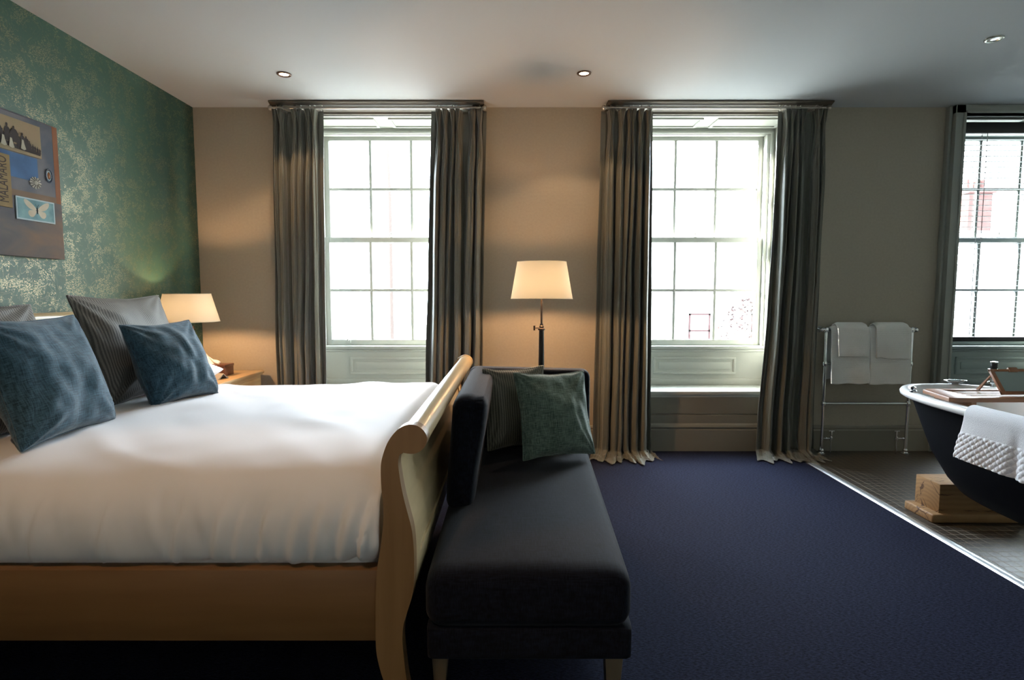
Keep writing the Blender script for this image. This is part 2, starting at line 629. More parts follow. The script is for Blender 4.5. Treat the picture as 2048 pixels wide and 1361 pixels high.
def tag(o, label=None, cat=None, group=None, kind=None):
    if label: o['label'] = label
    if cat: o['category'] = cat
    if group: o['group'] = group
    if kind: o['kind'] = kind
    return o


def thing(name, loc, label=None, cat=None, group=None, kind=None):
    o = bpy.data.objects.new(name, None)
    o.empty_display_size = 0.1
    o.location = loc
    COL.objects.link(o)
    ORG[o.name] = Vector(loc)
    return tag(o, label, cat, group, kind)


def light(parent, kind, loc, energy, color, rad=0.03, rot=None, spot=None, blend=0.5):
    l = bpy.data.lights.new('lamp_light', kind)
    l.energy = energy
    l.color = color
    l.shadow_soft_size = rad
    if spot:
        l.spot_size = math.radians(spot)
        l.spot_blend = blend
    o = bpy.data.objects.new('lamp_light', l)
    COL.objects.link(o)
    o.parent = parent
    o.location = Vector(loc) - ORG[parent.name]
    if rot:
        o.rotation_euler = rot
    return o


# ------------------------------------------------------------------ the room
W = 4.455          # inner face of the window wall
H = 2.70           # ceiling
XL = -2.467        # wallpapered wall
XR = 5.05
YB = -1.6
HEAD = 2.636       # head of the window recesses
SEAT = 0.487
DEEP = 4.93
OPEN = ((-1.028, 0.64, SEAT), (1.559, 0.64, SEAT), (4.14, 0.69, SEAT))

tag(obj('floor', box(XL, 2.20, YB, W + 0.02, -0.10, 0.0), 'carpet', smooth=False, origin=(0, 0, 0)), 'dark charcoal woven carpet', kind='structure')
tag(obj('floor', box(2.20, XR, YB, W + 0.02, -0.10, 0.0), 'tile', smooth=False, origin=(2.215, 0, 0)), 'small brown mosaic tiles with pale grout under the bath', kind='structure')
b = bmesh.new()
grid(b, 10, 1, lambda u, v: ((2.150 + 0.062 * v) + 0.055 * u, YB + (W - 0.04 - YB) * v if False else (YB if v < 0.5 else W - 0.04), 0.0006 + 0.010 * math.sin(PI * u) ** 0.8))
tag(obj('trim_1', b, 'strip'), 'brushed metal threshold strip between carpet and tiles', kind='structure')
tag(obj('ceiling', box(XL - 0.2, XR + 0.2, YB - 0.2, W, H, H + 0.12), 'ceiling', smooth=False), kind='structure')
tag(obj('wall_left', box(XL - 0.15, XL, YB, W + 0.3, -0.1, H), 'wallpaper', smooth=False, origin=(XL, 0, 0)), 'green wallpaper with metallic sprig pattern', kind='structure')
tag(obj('wall_right', box(XR, XR + 0.15, YB, W + 0.3, -0.1, H), 'wall_pale', smooth=False), kind='structure')
tag(obj('wall_front', box(XL - 0.15, XR + 0.15, YB - 0.15, YB, -0.1, H), 'wall_pale', smooth=False), kind='structure')
b = bmesh.new()
xs = [XL - 0.15]
for cx, hw, sz in OPEN:
    xs += [cx - hw, cx + hw]
xs.append(XR + 0.15)
for i in range(0, len(xs), 2):
    bx(b, xs[i], xs[i + 1], W, DEEP, -0.1, H + 0.12)
for cx, hw, sz in OPEN:
    bx(b, cx - hw, cx + hw, W, DEEP, HEAD + 0.012, H + 0.12)
    bx(b, cx - hw, cx + hw, W, DEEP, -0.1, sz - 0.032)
tag(obj('wall_back', b, 'wall', smooth=False, origin=(0, W, 0)), kind='structure')


# skirting boards
def skirt(name, x0, x1):
    b = bmesh.new()
    prof = [(W, 0), (W - 0.024, 0), (W - 0.024, 0.165), (W - 0.017, 0.178), (W - 0.02, 0.188), (W - 0.012, 0.200), (W, 0.204)]
    prism(b, prof, x0, x1, 'x')
    tag(obj(name, b, 'trim', angle=20), kind='structure')


skirt('baseboard_back', XL, -1.768)
skirt('baseboard_back', -0.288, 0.819)
skirt('baseboard_back', 2.299, 3.36)
b = bmesh.new()
prism(b, [(XL, 0), (XL + 0.022, 0), (XL + 0.022, 0.18), (XL + 0.012, 0.20), (XL, 0.204)], YB, W - 0.025, 'y')
tag(obj('baseboard_left', b, 'paint', angle=20), kind='structure')


# ------------------------------------------------------------------ windows
def raised_panel(b, x0, x1, z0, z1, y, d=0.012, bw=0.022):
    """a fielded panel on a surface facing -y at y"""
    bx(b, x0, x1, y - 0.004, y + 0.004, z0, z1)
    for a in ((x0, x0 + bw, z0 + bw - 0.004, z1 - bw + 0.004), (x1 - bw, x1, z0 + bw - 0.004, z1 - bw + 0.004)):
        bx(b, a[0], a[1], y - d + 0.0006, y, a[2], a[3], 0.004)
    for a in ((x0, x1, z0, z0 + bw), (x0, x1, z1 - bw, z1)):
        bx(b, a[0], a[1], y - d, y, a[2], a[3], 0.004)
    bx(b, x0 + bw * 2.0, x1 - bw * 2.0, y - d * 0.7, y, z0 + bw * 2.0, z1 - bw * 2.0, 0.005)


def build_window(n, cx, hw, seat):
    w = thing('window_%d' % n, (cx, W, 0), kind='structure')
    PT = 'win3_dark' if n == 3 else 'paint'
    g = 0.521            # half glass width
    so = 0.596           # half width of the box frame
    ys = 4.79
    # outer box frame
    b = bmesh.new()
    for s in (-1, 1):
        x0, x1 = sorted((cx + s * 0.565, cx + s * (hw - 0.002)))
        bx(b, x0, x1, ys - 0.012, 4.90, 0.79, 2.612, 0.004)
    bx(b, cx - hw + 0.002, cx + hw - 0.002, ys - 0.012, 4.90, 2.607, HEAD + 0.012)
    bx(b, cx - so, cx + so, ys - 0.012, 4.90, 2.585, 2.607, 0.004)
    for s in (-1, 1):
        x0, x1 = sorted((cx + s * 0.592, cx + s * 0.612))
        bx(b, x0, x1, ys - 0.026, ys, 0.79, 2.60, 0.006)
    bx(b, cx - 0.612, cx + 0.612, ys - 0.026, ys, 2.592, 2.612, 0.006)
    obj('box_frame', b, PT, w)
    # sill
    b = bmesh.new()
    bx(b, cx - 0.60, cx + 0.60, ys - 0.05, 4.925, 0.795, 0.822, 0.006)
    bx(b, cx - 0.61, cx + 0.61, ys - 0.038, 4.90, 0.770, 0.794, 0.006)
    obj('window_sill', b, PT, w)
    # sashes
    for nm, z0, z1, y0, y1, rb, rt in (('upper_sash', 1.700, 2.588, 4.846, 4.88, 0.044, 0.034),
                                        ('lower_sash', 0.823, 1.744, 4.80, 4.836, 0.050, 0.044)):
        b = bmesh.new()
        for s in (-1, 1):
            x0, x1 = sorted((cx + s * g, cx + s * 0.567))
            bx(b, x0, x1, y0, y1, z0, z1, 0.003)
        bx(b, cx - g, cx + g, y0, y1, z0, z0 + rb, 0.003)
        bx(b, cx - g, cx + g, y0, y1, z1 - rt, z1, 0.003)
        s_ = obj(nm, b, PT, w)
        b = bmesh.new()
        for k in (-1, 1):
            x = cx + k * g / 3
            bx(b, x - 0.012, x + 0.012, y0 + 0.003, y1 - 0.012, z0 + rb, z1 - rt, 0.004)
        zm = 2.152 if nm == 'upper_sash' else 1.295
        bx(b, cx - g, cx + g, y0 + 0.004, y1 - 0.013, zm - 0.012, zm + 0.012, 0.004)
        obj('glazing_bar', b, PT, s_)
        b = box(cx - g - 0.004, cx + g + 0.004, (y0 + y1) / 2 + 0.003, (y0 + y1) / 2 + 0.006, z0 + rb - 0.004, z1 - rt + 0.004)
        obj('glass_pane', b, 'glass', s_, smooth=False)
    # fastener on the meeting rail, lift on the bottom rail
    b = bmesh.new()
    lathe(b, [(0.012, 0), (0.014, 0.006), (0.005, 0.010), (0.004, 0.022), (0.009, 0.027), (0.010, 0.033), (0.004, 0.040)], (cx + 0.0, 4.82, 1.744), 14)
    obj('sash_fastener', b, 'nickel', w)
    b = bmesh.new()
    bx(b, cx - 0.40, cx - 0.355, 4.788, 4.80, 0.846, 0.872, 0.003)
    bx(b, cx - 0.385, cx - 0.370, 4.774, 4.79, 0.864, 0.880, 0.004)
    obj('sash_lift', b, PT, w)
    # panelled soffit
    b = bmesh.new()
    bx(b, cx - hw, cx + hw, W, ys, HEAD, HEAD + 0.012)
    for x0, x1 in ((cx - hw + 0.03, cx - 0.055), (cx + 0.055, cx + hw - 0.03)):
        for a in ((x0, x1, W + 0.05, W + 0.072), (x0, x1, ys - 0.075, ys - 0.053), (x0, x0 + 0.022, W + 0.068, ys - 0.071), (x1 - 0.022, x1, W + 0.068, ys - 0.071)):
            bx(b, a[0], a[1], a[2], a[3], HEAD - 0.012, HEAD + 0.004, 0.004)
    obj('soffit_panel', b, PT, w)
    # panelled reveals (shutter boxes)
    for s in (-1, 1):
        b = bmesh.new()
        xo = cx + s * (hw - 0.001)
        def XX(a):  # inwards from the reveal face
            return xo - s * a
        def sb(a0, a1, y0, y1, z0, z1, bv=0.004):
            x0, x1 = sorted((XX(a0), XX(a1)))
            bx(b, x0, x1, y0, y1, z0, z1, bv)
        sb(0, 0.010, W, ys, SEAT, HEAD, 0.0)
        for z0, z1 in ((0.55, 1.05), (1.13, 2.02), (2.10, 2.58)):
            y0, y1 = W + 0.05, ys - 0.05
            sb(0.004, 0.020, y0, y1, z0, z0 + 0.02)
            sb(0.004, 0.020, y0, y1, z1 - 0.02, z1)
            sb(0.004, 0.0194, y0, y0 + 0.02, z0 + 0.016, z1 - 0.016)
            sb(0.004, 0.0194, y1 - 0.02, y1, z0 + 0.016, z1 - 0.016)
            sb(0.004, 0.016, y0 + 0.05, y1 - 0.05, z0 + 0.05, z1 - 0.05)
        obj('shutter_panel', b, PT, w)
    # apron
    b = bmesh.new()
    bx(b, cx - hw + 0.002, cx + hw - 0.002, 4.757, 4.90, SEAT, 0.770)
    raised_panel(b, cx - 0.352, cx + 0.352, 0.578, 0.728, 4.757)
    bx(b, cx - hw + 0.002, cx + hw - 0.002, 4.745, 4.76, SEAT, 0.540, 0.005)
    obj('apron_panel', b, PT, w)
    # seat board and plinth
    b = bmesh.new()
    bx(b, cx - hw + 0.002, cx + hw - 0.002, W - 0.03, 4.757, SEAT - 0.03, SEAT, 0.006)
    bx(b, cx - hw + 0.002, cx + hw - 0.002, W - 0.016, W + 0.01, SEAT - 0.052, SEAT - 0.030, 0.006)
    obj('window_seat', b, PT, w)
    b = bmesh.new()
    bx(b, cx - hw, cx + hw, W - 0.012, W + 0.002, 0.30, SEAT - 0.05, 0.003)
    bx(b, cx - hw, cx + hw, W - 0.018, W + 0.002, 0.225, 0.292, 0.004)
    prism(b, [(W, 0), (W - 0.032, 0), (W - 0.032, 0.172), (W - 0.026, 0.184), (W - 0.036, 0.196), (W - 0.030, 0.212), (W - 0.018, 0.226), (W, 0.226)], cx - hw, cx + hw, 'x')
    obj('plinth', b, 'trim', w, angle=20)
    # architrave down to the floor
    for s in (-1, 1):
        b = bmesh.new()
        x0, x1 = sorted((cx + s * hw, cx + s * (hw + 0.075)))
        dd = 0.08 if n == 3 else 0.03
        bx(b, x0, x1, W - dd, W + 0.001, 0, HEAD + 0.06, 0.004)
        x0, x1 = sorted((cx + s * (hw + 0.0), cx + s * (hw + 0.02)))
        bx(b, x0, x1, W - dd - 0.008, W, 0, HEAD, 0.004)
        x0, x1 = sorted((cx + s * (hw + 0.075), cx + s * (hw + 0.098)))
        bx(b, x0, x1, W - dd * 0.55, W + 0.001, 0, HEAD + 0.06, 0.004)
        obj('architrave', b, 'arch3' if n == 3 else 'trim', w)
    b = bmesh.new()
    dd = 0.08 if n == 3 else 0.03
    bx(b, cx - hw - 0.075, cx + hw + 0.075, W - dd, W + 0.001, HEAD - 0.003, HEAD + 0.06, 0.003)
    bx(b, cx - hw, cx + hw, W - dd - 0.008, W, HEAD - 0.003, HEAD + 0.016, 0.004)
    obj('head_board', b, 'arch3' if n == 3 else 'trim', w)
    return w


for i, (cx, hw, sz) in enumerate(OPEN):
    build_window(i + 1, cx, hw, sz)

# cornice boards above the two curtained windows
for k, (x0, x1) in enumerate(((-1.812, -0.212), (0.715, 2.395))):
    b = bmesh.new()
    prof = [(W - 0.001, H - 0.004), (W - 0.168, H - 0.004), (W - 0.168, H - 0.014), (W - 0.150, H - 0.020), (W - 0.135, H - 0.026),
            (W - 0.10, H - 0.034), (W - 0.085, H - 0.044), (W - 0.05, H - 0.05), (W - 0.042, H - 0.064), (W - 0.001, H - 0.066)]
    prism(b, prof, x0, x1, 'x')
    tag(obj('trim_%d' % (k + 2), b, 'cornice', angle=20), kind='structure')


# ------------------------------------------------------------------ curtains
def rod(x0, x1, label):
    t = thing('curtain_rod', ((x0 + x1) / 2, 4.325, 2.663), label, 'curtain rod')
    obj('pole', tube(bmesh.new(), [(x0, 4.325, 2.655), (x1, 4.325, 2.655)], 0.0105, 16), 'nickel', t)
    for s, x in ((-1, x0), (1, x1)):
        b = lathe(bmesh.new(), [(0.0, 0.0), (0.012, 0.002), (0.012, 0.008), (0.008, 0.011), (0.015, 0.018), (0.0195, 0.028), (0.0195, 0.036), (0.014, 0.046), (0.0, 0.050)],
                  (0, 0, 0), 20, 'x')
        for v in b.verts:
            v.co = Vector((x + s * (v.co.x - 0.006), 4.325 + v.co.y, 2.655 + v.co.z))
        obj('finial', b, 'nickel', t)
    for x in (x0 + 0.04, x1 - 0.04):
        b = tube(bmesh.new(), [(x, 4.330, 2.655), (x, W - 0.036, 2.655)], 0.006, 10)
        lathe(b, [(0.018, 0.0), (0.018, 0.006), (0.008, 0.012)], (x, W - 0.041, 2.655), 14, 'y')
        lathe(b, [(0.0135, -0.005), (0.0135, 0.005)], (x, 4.325, 2.655), 14, 'x')
        obj('bracket', b, 'nickel', t)


rod(-1.785, -0.235, 'satin nickel curtain pole over the window nearer the bed')
rod(0.715, 2.350, 'satin nickel curtain pole over the window nearer the bath')


def smooth01(t):
    t = max(0.0, min(1.0, t))
    return t * t * (3 - 2 * t)


def curtain(top, bot, pleats, seed, puddle, label, z_bot, bulge=0.0):
    """top/bot: (x0,x1) edges; pleats: x of every pinch pleat at the heading"""
    rnd = random.Random(seed)
    yc = 4.318
    zt = 2.628
    zp = 2.520       # pinch height
    n = len(pleats)
    # knots in s: 0 edge, pleats at 1..n, edge n+1
    kt = [top[0]] + list(pleats) + [top[1]]
    kb = [bot[0] + (bot[1] - bot[0]) * (k / (n + 1.0) * 0.45 + 0.55 * (kt[k] - top[0]) / (top[1] - top[0])) for k in range(n + 2)]
    amp = [rnd.uniform(0.055, 0.090) for _ in range(n + 2)]
    ph = [rnd.uniform(-0.16, 0.16) for _ in range(n + 2)]
    lean = [rnd.uniform(-0.020, 0.020) for _ in range(n + 2)]
    NU = (n + 1) * 56
    rows = []
    z = zt
    NV = 110

    def zrow(v):
        return v
    Lz = zt - 0.0

    def knot(i, t):
        return kt[i] + (kb[i] - kt[i]) * t

    def f(u, v):
        s = u * (n + 1)
        i = min(int(s), n)
        fr = s - i
        near = int(round(s))            # nearest knot
        ds = s - near
        # arc length coordinate down the cloth
        zz = zt - v * (zt - z_bot + (0.20 if puddle else 0.0))
        over = 0.0
        if puddle and zz < 0.035 + z_bot:
            over = (0.035 + z_bot) - zz
            zz = 0.035 + z_bot - over * 0.12
        t = (zt - max(zz, 0)) / (zt - 0.0)
        w = smooth01((zp - zz) / 0.45)            # how far the cloth has opened
        w2 = smooth01((zp - zz) / 1.6)
        xt = kt[i] + (kt[i + 1] - kt[i]) * fr
        xb = kb[i] + (kb[i + 1] - kb[i]) * fr
        x = xt + (xb - xt) * t
        isp = 1 <= near <= n
        a = amp[near]
        if isp:
            gapt = kt[near + 1] - kt[near] if ds >= 0 else kt[near] - kt[near - 1]
            gapb = kb[near + 1] - kb[near] if ds >= 0 else kb[near] - kb[near - 1]
            gap = gapt + (gapb - gapt) * t
            k = 0.30                              # share of the cloth that lies in the pleat
            sg = math.copysign(1.0, ds)

            def head(hwid, fing):
                hw_ = min(hwid, gapt * 0.36)
                if abs(ds) < k:
                    q = ds / k
                    return kt[near] + q * hw_, yc - 0.022 - fing * (0.5 + 0.5 * math.cos(5 * PI * q)) * 1.5
                q = (abs(ds) - k) / (0.5 - k)
                return kt[near] + sg * (hw_ + (gapt * 0.5 - hw_) * q), yc + 0.022 - 0.044 * (1 - smooth01(q * 2.0))
            if zz >= zp:
                e = (zz - zp) / (zt - zp)
                x, y = head(0.003 + 0.019 * e, 0.012 + 0.012 * e)
            else:
                xh, yh = head(0.004 + 0.02 * smooth01((zp - zz) / 0.3), 0.012)
                # free fold: a rounded column with tucked sides
                fw = min(0.046, gap * 0.5)
                if abs(ds) < k:
                    q = ds / k
                    a2 = q * PI * 0.62
                    xo = knot(near, t) + fw * 0.62 * math.sin(a2) * (1 + 0.12 * math.sin(3 * a2 + ph[near] * 9))
                    yo = yc + 0.012 - a * (0.45 + 0.55 * math.cos(a2)) - 0.008 * math.cos(4 * a2 + ph[near] * 20) * (1 - 0.5 * w2)
                    xe_ = fw * 0.62 * math.sin(PI * 0.62)
                else:
                    a2 = PI * 0.62
                    xe_ = fw * 0.62 * math.sin(a2) * (1 + 0.12 * math.sin(3 * a2 + ph[near] * 9 * sg))
                    ye_ = yc + 0.012 - a * (0.45 + 0.55 * math.cos(a2))
                    q = (abs(ds) - k) / (0.5 - k)
                    xo = knot(near, t) + sg * (xe_ + (gap * 0.5 - xe_) * q)
                    yo = ye_ + (yc + 0.020 - ye_) * smooth01(q)
                xo += lean[near] * w2
                x = xh + (xo - xh) * w
                y = yh + (yo - yh) * w
        else:
            y = yc + 0.004
            if zz < zp:
                y = yc + 0.004 + w * (-0.012 * math.cos(2 * PI * ds))
        # long soft undulations
        y += w2 * 0.010 * noise.noise(Vector((s * 0.9, zz * 1.3, seed)))
        x += w2 * 0.012 * noise.noise(Vector((s * 0.7, zz * 1.6, seed + 9.1)))
        x += bulge * math.sin(PI * t) * (1 - u)
        # soft break just above the floor
        br = smooth01((0.42 - zz) / 0.42) if puddle else 0
        y -= br * 0.020
        x += br * 0.010 * noise.noise(Vector((s * 1.4, zz * 6, seed + 3)))
        if over > 0:
            spread = over / 0.2
            r1 = noise.noise(Vector((u * 5.0, 2.0, seed + 5)))
            y = y - over * (0.55 + 0.45 * r1) - 0.03 * spread
            xm = (bot[0] + bot[1]) / 2
            xt_ = bot[0] + (bot[1] - bot[0]) * u
            x = x + (xt_ - x) * 0.75 * spread + (x - xm) * 0.20 * spread + 0.03 * spread * noise.noise(Vector((u * 6, 7, seed)))
            zz = 0.008 + 0.040 * (1 - spread) ** 2 + 0.045 * abs(noise.noise(Vector((u * 9 + over * 6, over * 16, seed + 2)))) * math.sin(PI * min(1, 0.15 + spread * 0.8))
        return (x, min(y, W - 0.045), max(zz, 0.004))

    b = bmesh.new()
    Lw = 1.9
    grid(b, NU, NV, lambda u, v: f(u, v), lambda u, v: (u * Lw, (1 - v) * 2.7))
    t = thing('curtain', ((bot[0] + bot[1]) / 2, yc, 0), label, 'curtain')
    c = obj('drape', b, 'curtain', t, angle=80)
    md = c.modifiers.new('cloth', 'SOLIDIFY')
    md.thickness = 0.003
    # rings
    rp = []
    for k, p in enumerate(pleats):
        rp.append(p)
    for k, p in enumerate(rp + [top[1] - 0.012 if top[0] < 0 and top[1] > -1.5 or top[0] > 0 and top[0] < 1 else top[0] + 0.012]):
        b = bmesh.new()
        tilt = rnd.uniform(-0.5, 0.5)
        pts = []
        for j in range(22):
            a = 2 * PI * j / 22
            lx = 0.021 * math.cos(a)
            pts.append((p + lx * math.sin(tilt), 4.325 + lx * math.cos(tilt), 2.651 + 0.021 * math.sin(a)))
        tube(b, pts, 0.0022, 8, closed=True)
        tube(b, [(p, 4.312, 2.632), (p, 4.306, 2.626)], 0.002, 6)
        obj('curtain_ring', b, 'nickel', t)


curtain((-1.794, -1.413), (-1.835, -1.45), [-1.765, -1.722, -1.618, -1.582, -1.515, -1.478], 11, False,
        'pleated grey-green curtain left of the window beside the bed', 0.02)
curtain((-0.604, -0.190), (-0.690, -0.245), [-0.548, -0.500, -0.440, -0.407, -0.290, -0.242], 23, False,
        'pleated grey-green curtain between the bed window and the floor lamp', 0.02)
curtain((0.668, 1.055), (0.625, 1.085), [0.742, 0.822, 0.880, 0.905, 0.960, 1.020], 37, True,
        'grey-green curtain pooling on the carpet between floor lamp and bright window', 0.004)
curtain((1.995, 2.353), (1.900, 2.350), [2.048, 2.085, 2.130, 2.165, 2.285, 2.325], 51, True,
        'grey-green curtain pooling on the carpet next to the towel rail', 0.004, bulge=0.02)


# ------------------------------------------------------------------ venetian blind in window 3
bl = thing('venetian_blind', (4.14, 4.52, 0.88), 'dark-edged white venetian blind lowered in the window above the bath', 'blind')
x0, x1 = 3.462, 4.818
obj('head_rail', box(x0, x1, 4.485, 4.555, 2.515, 2.60, 0.004), 'black', bl)
b = bmesh.new()
z = 0.945
while z < 2.50:
    vs = []
    for yy, dz in ((4.503, 0.0), (4.512, 0.0012), (4.52, 0.0016), (4.528, 0.0012), (4.537, 0.0)):
        vs.append((yy, z + dz))
    prism(b, vs + [(y_, z_ - 0.0022) for y_, z_ in vs[::-1]], x0 + 0.004, x1 - 0.004, 'x')
    z += 0.0425
M['slat'] = mat('blind_slat', (0.13, 0.15, 0.16), 0.5)
obj('slats', b, 'slat', bl)
obj('bottom_rail', box(x0, x1, 4.492, 4.548, 0.882, 0.918, 0.005), 'black', bl)
for xx in (3.72, 4.56):
    b = bmesh.new()
    bx(b, xx - 0.003, xx + 0.003, 4.4935, 4.4945, 0.90, 2.52)
    bx(b, xx - 0.003, xx + 0.003, 4.5455, 4.5465, 0.90, 2.52)
    obj('ladder_tape', b, 'card', bl, smooth=False)
b = tube(bmesh.new(), [(3.51, 4.484, 2.52), (3.512, 4.484, 1.4)], 0.0015, 6)
obj('cord', b, 'slat', bl)

# ------------------------------------------------------------------ downlights
def downlight(x, y, lit, label, power=20, spot=112):
    t = thing('downlight', (x, y, H), label, 'ceiling light')
    ring = [(0.030, -0.001), (0.033, -0.007), (0.040, -0.009), (0.046, -0.006), (0.047, -0.001)]
    obj('bezel', lathe(bmesh.new(), ring, (x, y, H), 32, caps=False), 'bezel' if lit else 'bezelw', t)
    obj('lens', lathe(bmesh.new(), [(0.0, -0.0065), (0.012, -0.0060), (0.022, -0.0045), (0.0305, -0.002)], (x, y, H), 24), 'halogen' if lit else 'halogen_off', t)
    if lit:
        light(t, 'SPOT', (x, y, H - 0.02), power, (1.0, 0.62, 0.33), 0.025, (0, 0, 0), spot, 0.25)
    return t


downlight(-1.494, 3.798, True, 'lit recessed downlight with a dark rim in the ceiling near the bed window')
downlight(0.470, 3.782, True, 'lit recessed downlight with a dark rim in the ceiling above the floor lamp')
downlight(2.722, 3.289, False, 'unlit chrome recessed downlight in the ceiling above the bath')
downlight(-1.15, 0.6, True, 'added warm fill downlight in the ceiling behind the camera over the bed side', 66, 84)  # added lamp out of view, throws warm light on the bed front
downlight(0.40, -1.0, True, 'added warm fill downlight in the ceiling furthest behind the camera', 25, 84)  # second added lamp out of view, more warm fill


# ------------------------------------------------------------------ pillows
def pillow(name, w, h, t, centre, wdir, udir, m, label, cat='cushion', piping=True, seed=0, group=None, pinch=0.085, wr=1.0, pipe_m=None, uniq=0.44):
    centre = Vector(centre)
    Wd = Vector(wdir).normalized()
    Ud = Vector(udir)
    Ud = (Ud - Wd * Ud.dot(Wd)).normalized()
    Nd = Wd.cross(Ud).normalized()
    R = Matrix((Wd, Ud, Nd)).transposed().to_4x4()
    R.translation = centre
    n = 40

    def edge(u, v):
        # corners stay out, sides are drawn in
        x = w / 2 * u * (1 - pinch * (1 - v * v) ** 1.0)
        y = h / 2 * v * (1 - pinch * (1 - u * u) ** 1.0)
        # round the very corner a little
        r = max(0.0, abs(u) + abs(v) - 1.86) / 0.14
        x *= 1 - 0.012 * r
        y *= 1 - 0.012 * r
        wob = 0.006 * noise.noise(Vector((u * 2.2, v * 2.2, seed)))
        return x + wob, y + wob * 0.7

    bm = bmesh.new()
    lay = {}
    for side in (1, -1):
        for i in range(n + 1):
            for j in range(n + 1):
                u = math.sin(PI / 2 * (2 * i / n - 1))
                v = math.sin(PI / 2 * (2 * j / n - 1))
                bd = i in (0, n) or j in (0, n)
                if bd and side == -1:
                    lay[(-1, i, j)] = lay[(1, i, j)]
                    continue
                x, y = edge(u, v)
                k = max(0.0, (1 - u * u) * (1 - v * v))
                z = t / 2 * k ** uniq * (1 + 0.12 * math.cos(u * 1.3) * math.cos(v * 1.3))
                if not bd:
                    # corner tension folds + soft dents
                    cr = abs(u) * abs(v)
                    a = math.atan2(abs(v) - 1.05, abs(u) - 1.05)
                    fold = math.sin(a * 15 + seed) * 0.016 * cr ** 1.2 * k ** 0.35
                    dent = noise.noise(Vector((u * 1.4 + seed, v * 1.4, side * 3.3))) * 0.028 * k ** 0.5
                    fine = noise.noise(Vector((u * 4 + seed, v * 3, side * 7.1))) * 0.011 * k ** 0.4
                    # sag: belly lower
                    z += (fold + dent + fine) * wr
                    z *= 1 - 0.16 * v
                    z = max(z, 0.002)
                z *= side
                lay[(side, i, j)] = bm.verts.new((x, y, z))
    for side in (1, -1):
        for i in range(n):
            for j in range(n):
                q = [lay[(side, i, j)], lay[(side, i + 1, j)], lay[(side, i + 1, j + 1)], lay[(side, i, j + 1)]]
                if side == -1:
                    q = q[::-1]
                try:
                    bm.faces.new(q)
                except ValueError:
                    pass
    bmesh.ops.recalc_face_normals(bm, faces=bm.faces[:])
    me = bpy.data.meshes.new(name)
    bm.to_mesh(me)
    bm.free()
    me.materials.append(M[m])
    for p in me.polygons:
        p.use_smooth = True
    o = bpy.data.objects.new(name, me)
    COL.objects.link(o)
    o.matrix_world = R
    tag(o, label, cat, group)
    if piping:
        pts = []
        K = 30
        for (ax, s) in (('b', 1), ('r', 1), ('t', 1), ('l', 1)):
            for k in range(K):
                q = math.sin(PI / 2 * (2 * k / K - 1))
                u, v = {'b': (q, -1), 'r': (1, q), 't': (-q, 1), 'l': (-1, -q)}[ax]
                x, y = edge(u, v)
                pts.append((x, y, 0))
        bb = tube(bmesh.new(), pts, 0.0045, 8, closed=True)
        me2 = bpy.data.meshes.new('piping')
        bmesh.ops.recalc_face_normals(bb, faces=bb.faces[:])
        bb.to_mesh(me2)
        bb.free()
        me2.materials.append(M[pipe_m or m])
        for p in me2.polygons:
            p.use_smooth = True
        o2 = bpy.data.objects.new('piping', me2)
        COL.objects.link(o2)
        o2.parent = o
    return o


# ------------------------------------------------------------------ bed
Y0, Y1 = 1.62, 3.56
bed = thing('sleigh_bed', (-1.35, 2.6, 0), 'pale wooden sleigh bed with a scrolled footboard', 'bed')
# outline of the end post, as (x, z), read along its near face
POST_PX = [(761, 946), (762, 924.5), (767, 906), (774, 887), (784.6, 870.5), (797.6, 857.5), (811.7, 850.5), (823, 849), (837.5, 853), (849, 863),
           (854.7, 875), (852.8, 889), (844.6, 901), (832.8, 907.6), (821, 908.6), (809, 907), (802.7, 905.3), (798.7, 911.6), (796, 922), (796.4, 934),
           (798.7, 950), (802, 971.6), (808, 1000), (814.4, 1024), (823.7, 1058), (827, 1087), (828.4, 1117.5), (828.4, 1155), (826, 1186), (822, 1202),
           (814, 1227), (806.6, 1248.7), (804, 1277), (806.6, 1308), (812.8, 1361), (824, 1424), (788, 1424), (766, 1361), (758, 1333), (752.5, 1308), (751, 1277),
           (751, 1199), (752.5, 1155), (755, 1130), (759.7, 1105), (764, 1074), (766.9, 1042), (766.9, 1011), (762.8, 980)]


def to_plane(u, v, y):
    a = (u - 1024.0) / 1120.0
    bb = -(v - 680.5) / 1120.0
    p = math.radians(4.6)
    dy = math.cos(p) + bb * math.sin(p)
    dz = -math.sin(p) + bb * math.cos(p)
    t = y / dy
    return a * t, EYE + dz * t


POST = [to_plane(u, v, Y0) for u, v in POST_PX]
POST = [(x, max(0.0, z)) for x, z in POST]
fb = [(x, z) for x, z in POST]
zs0 = min(z for x, z in POST)
POST = [(x, z - zs0) if z < 0.1 else (x, z) for x, z in POST]


def subdiv(poly, it=2):
    for _ in range(it):
        out = []
        n = len(poly)
        for i in range(n):
            a, b_ = poly[i], poly[(i + 1) % n]
            if a[1] < 0.005 and b_[1] < 0.005:
                out += [a, b_]
                continue
            fa = a if a[1] < 0.005 else (a[0] * 0.75 + b_[0] * 0.25, a[1] * 0.75 + b_[1] * 0.25)
            fb_ = b_ if b_[1] < 0.005 else (a[0] * 0.25 + b_[0] * 0.75, a[1] * 0.25 + b_[1] * 0.75)
            out += [fa, fb_]
        poly = [p for i, p in enumerate(out) if i == 0 or (abs(p[0] - out[i - 1][0]) + abs(p[1] - out[i - 1][1])) > 1e-5]
    return poly


PS = subdiv(POST, 2)
fbd = obj('footboard', prism(bmesh.new(), PS, Y0, Y0 + 0.045, 'y', 0.003), 'woodv', bed, angle=40)
obj('end_post', prism(bmesh.new(), PS, Y1 - 0.045, Y1, 'y', 0.003), 'woodv', bed, angle=40)
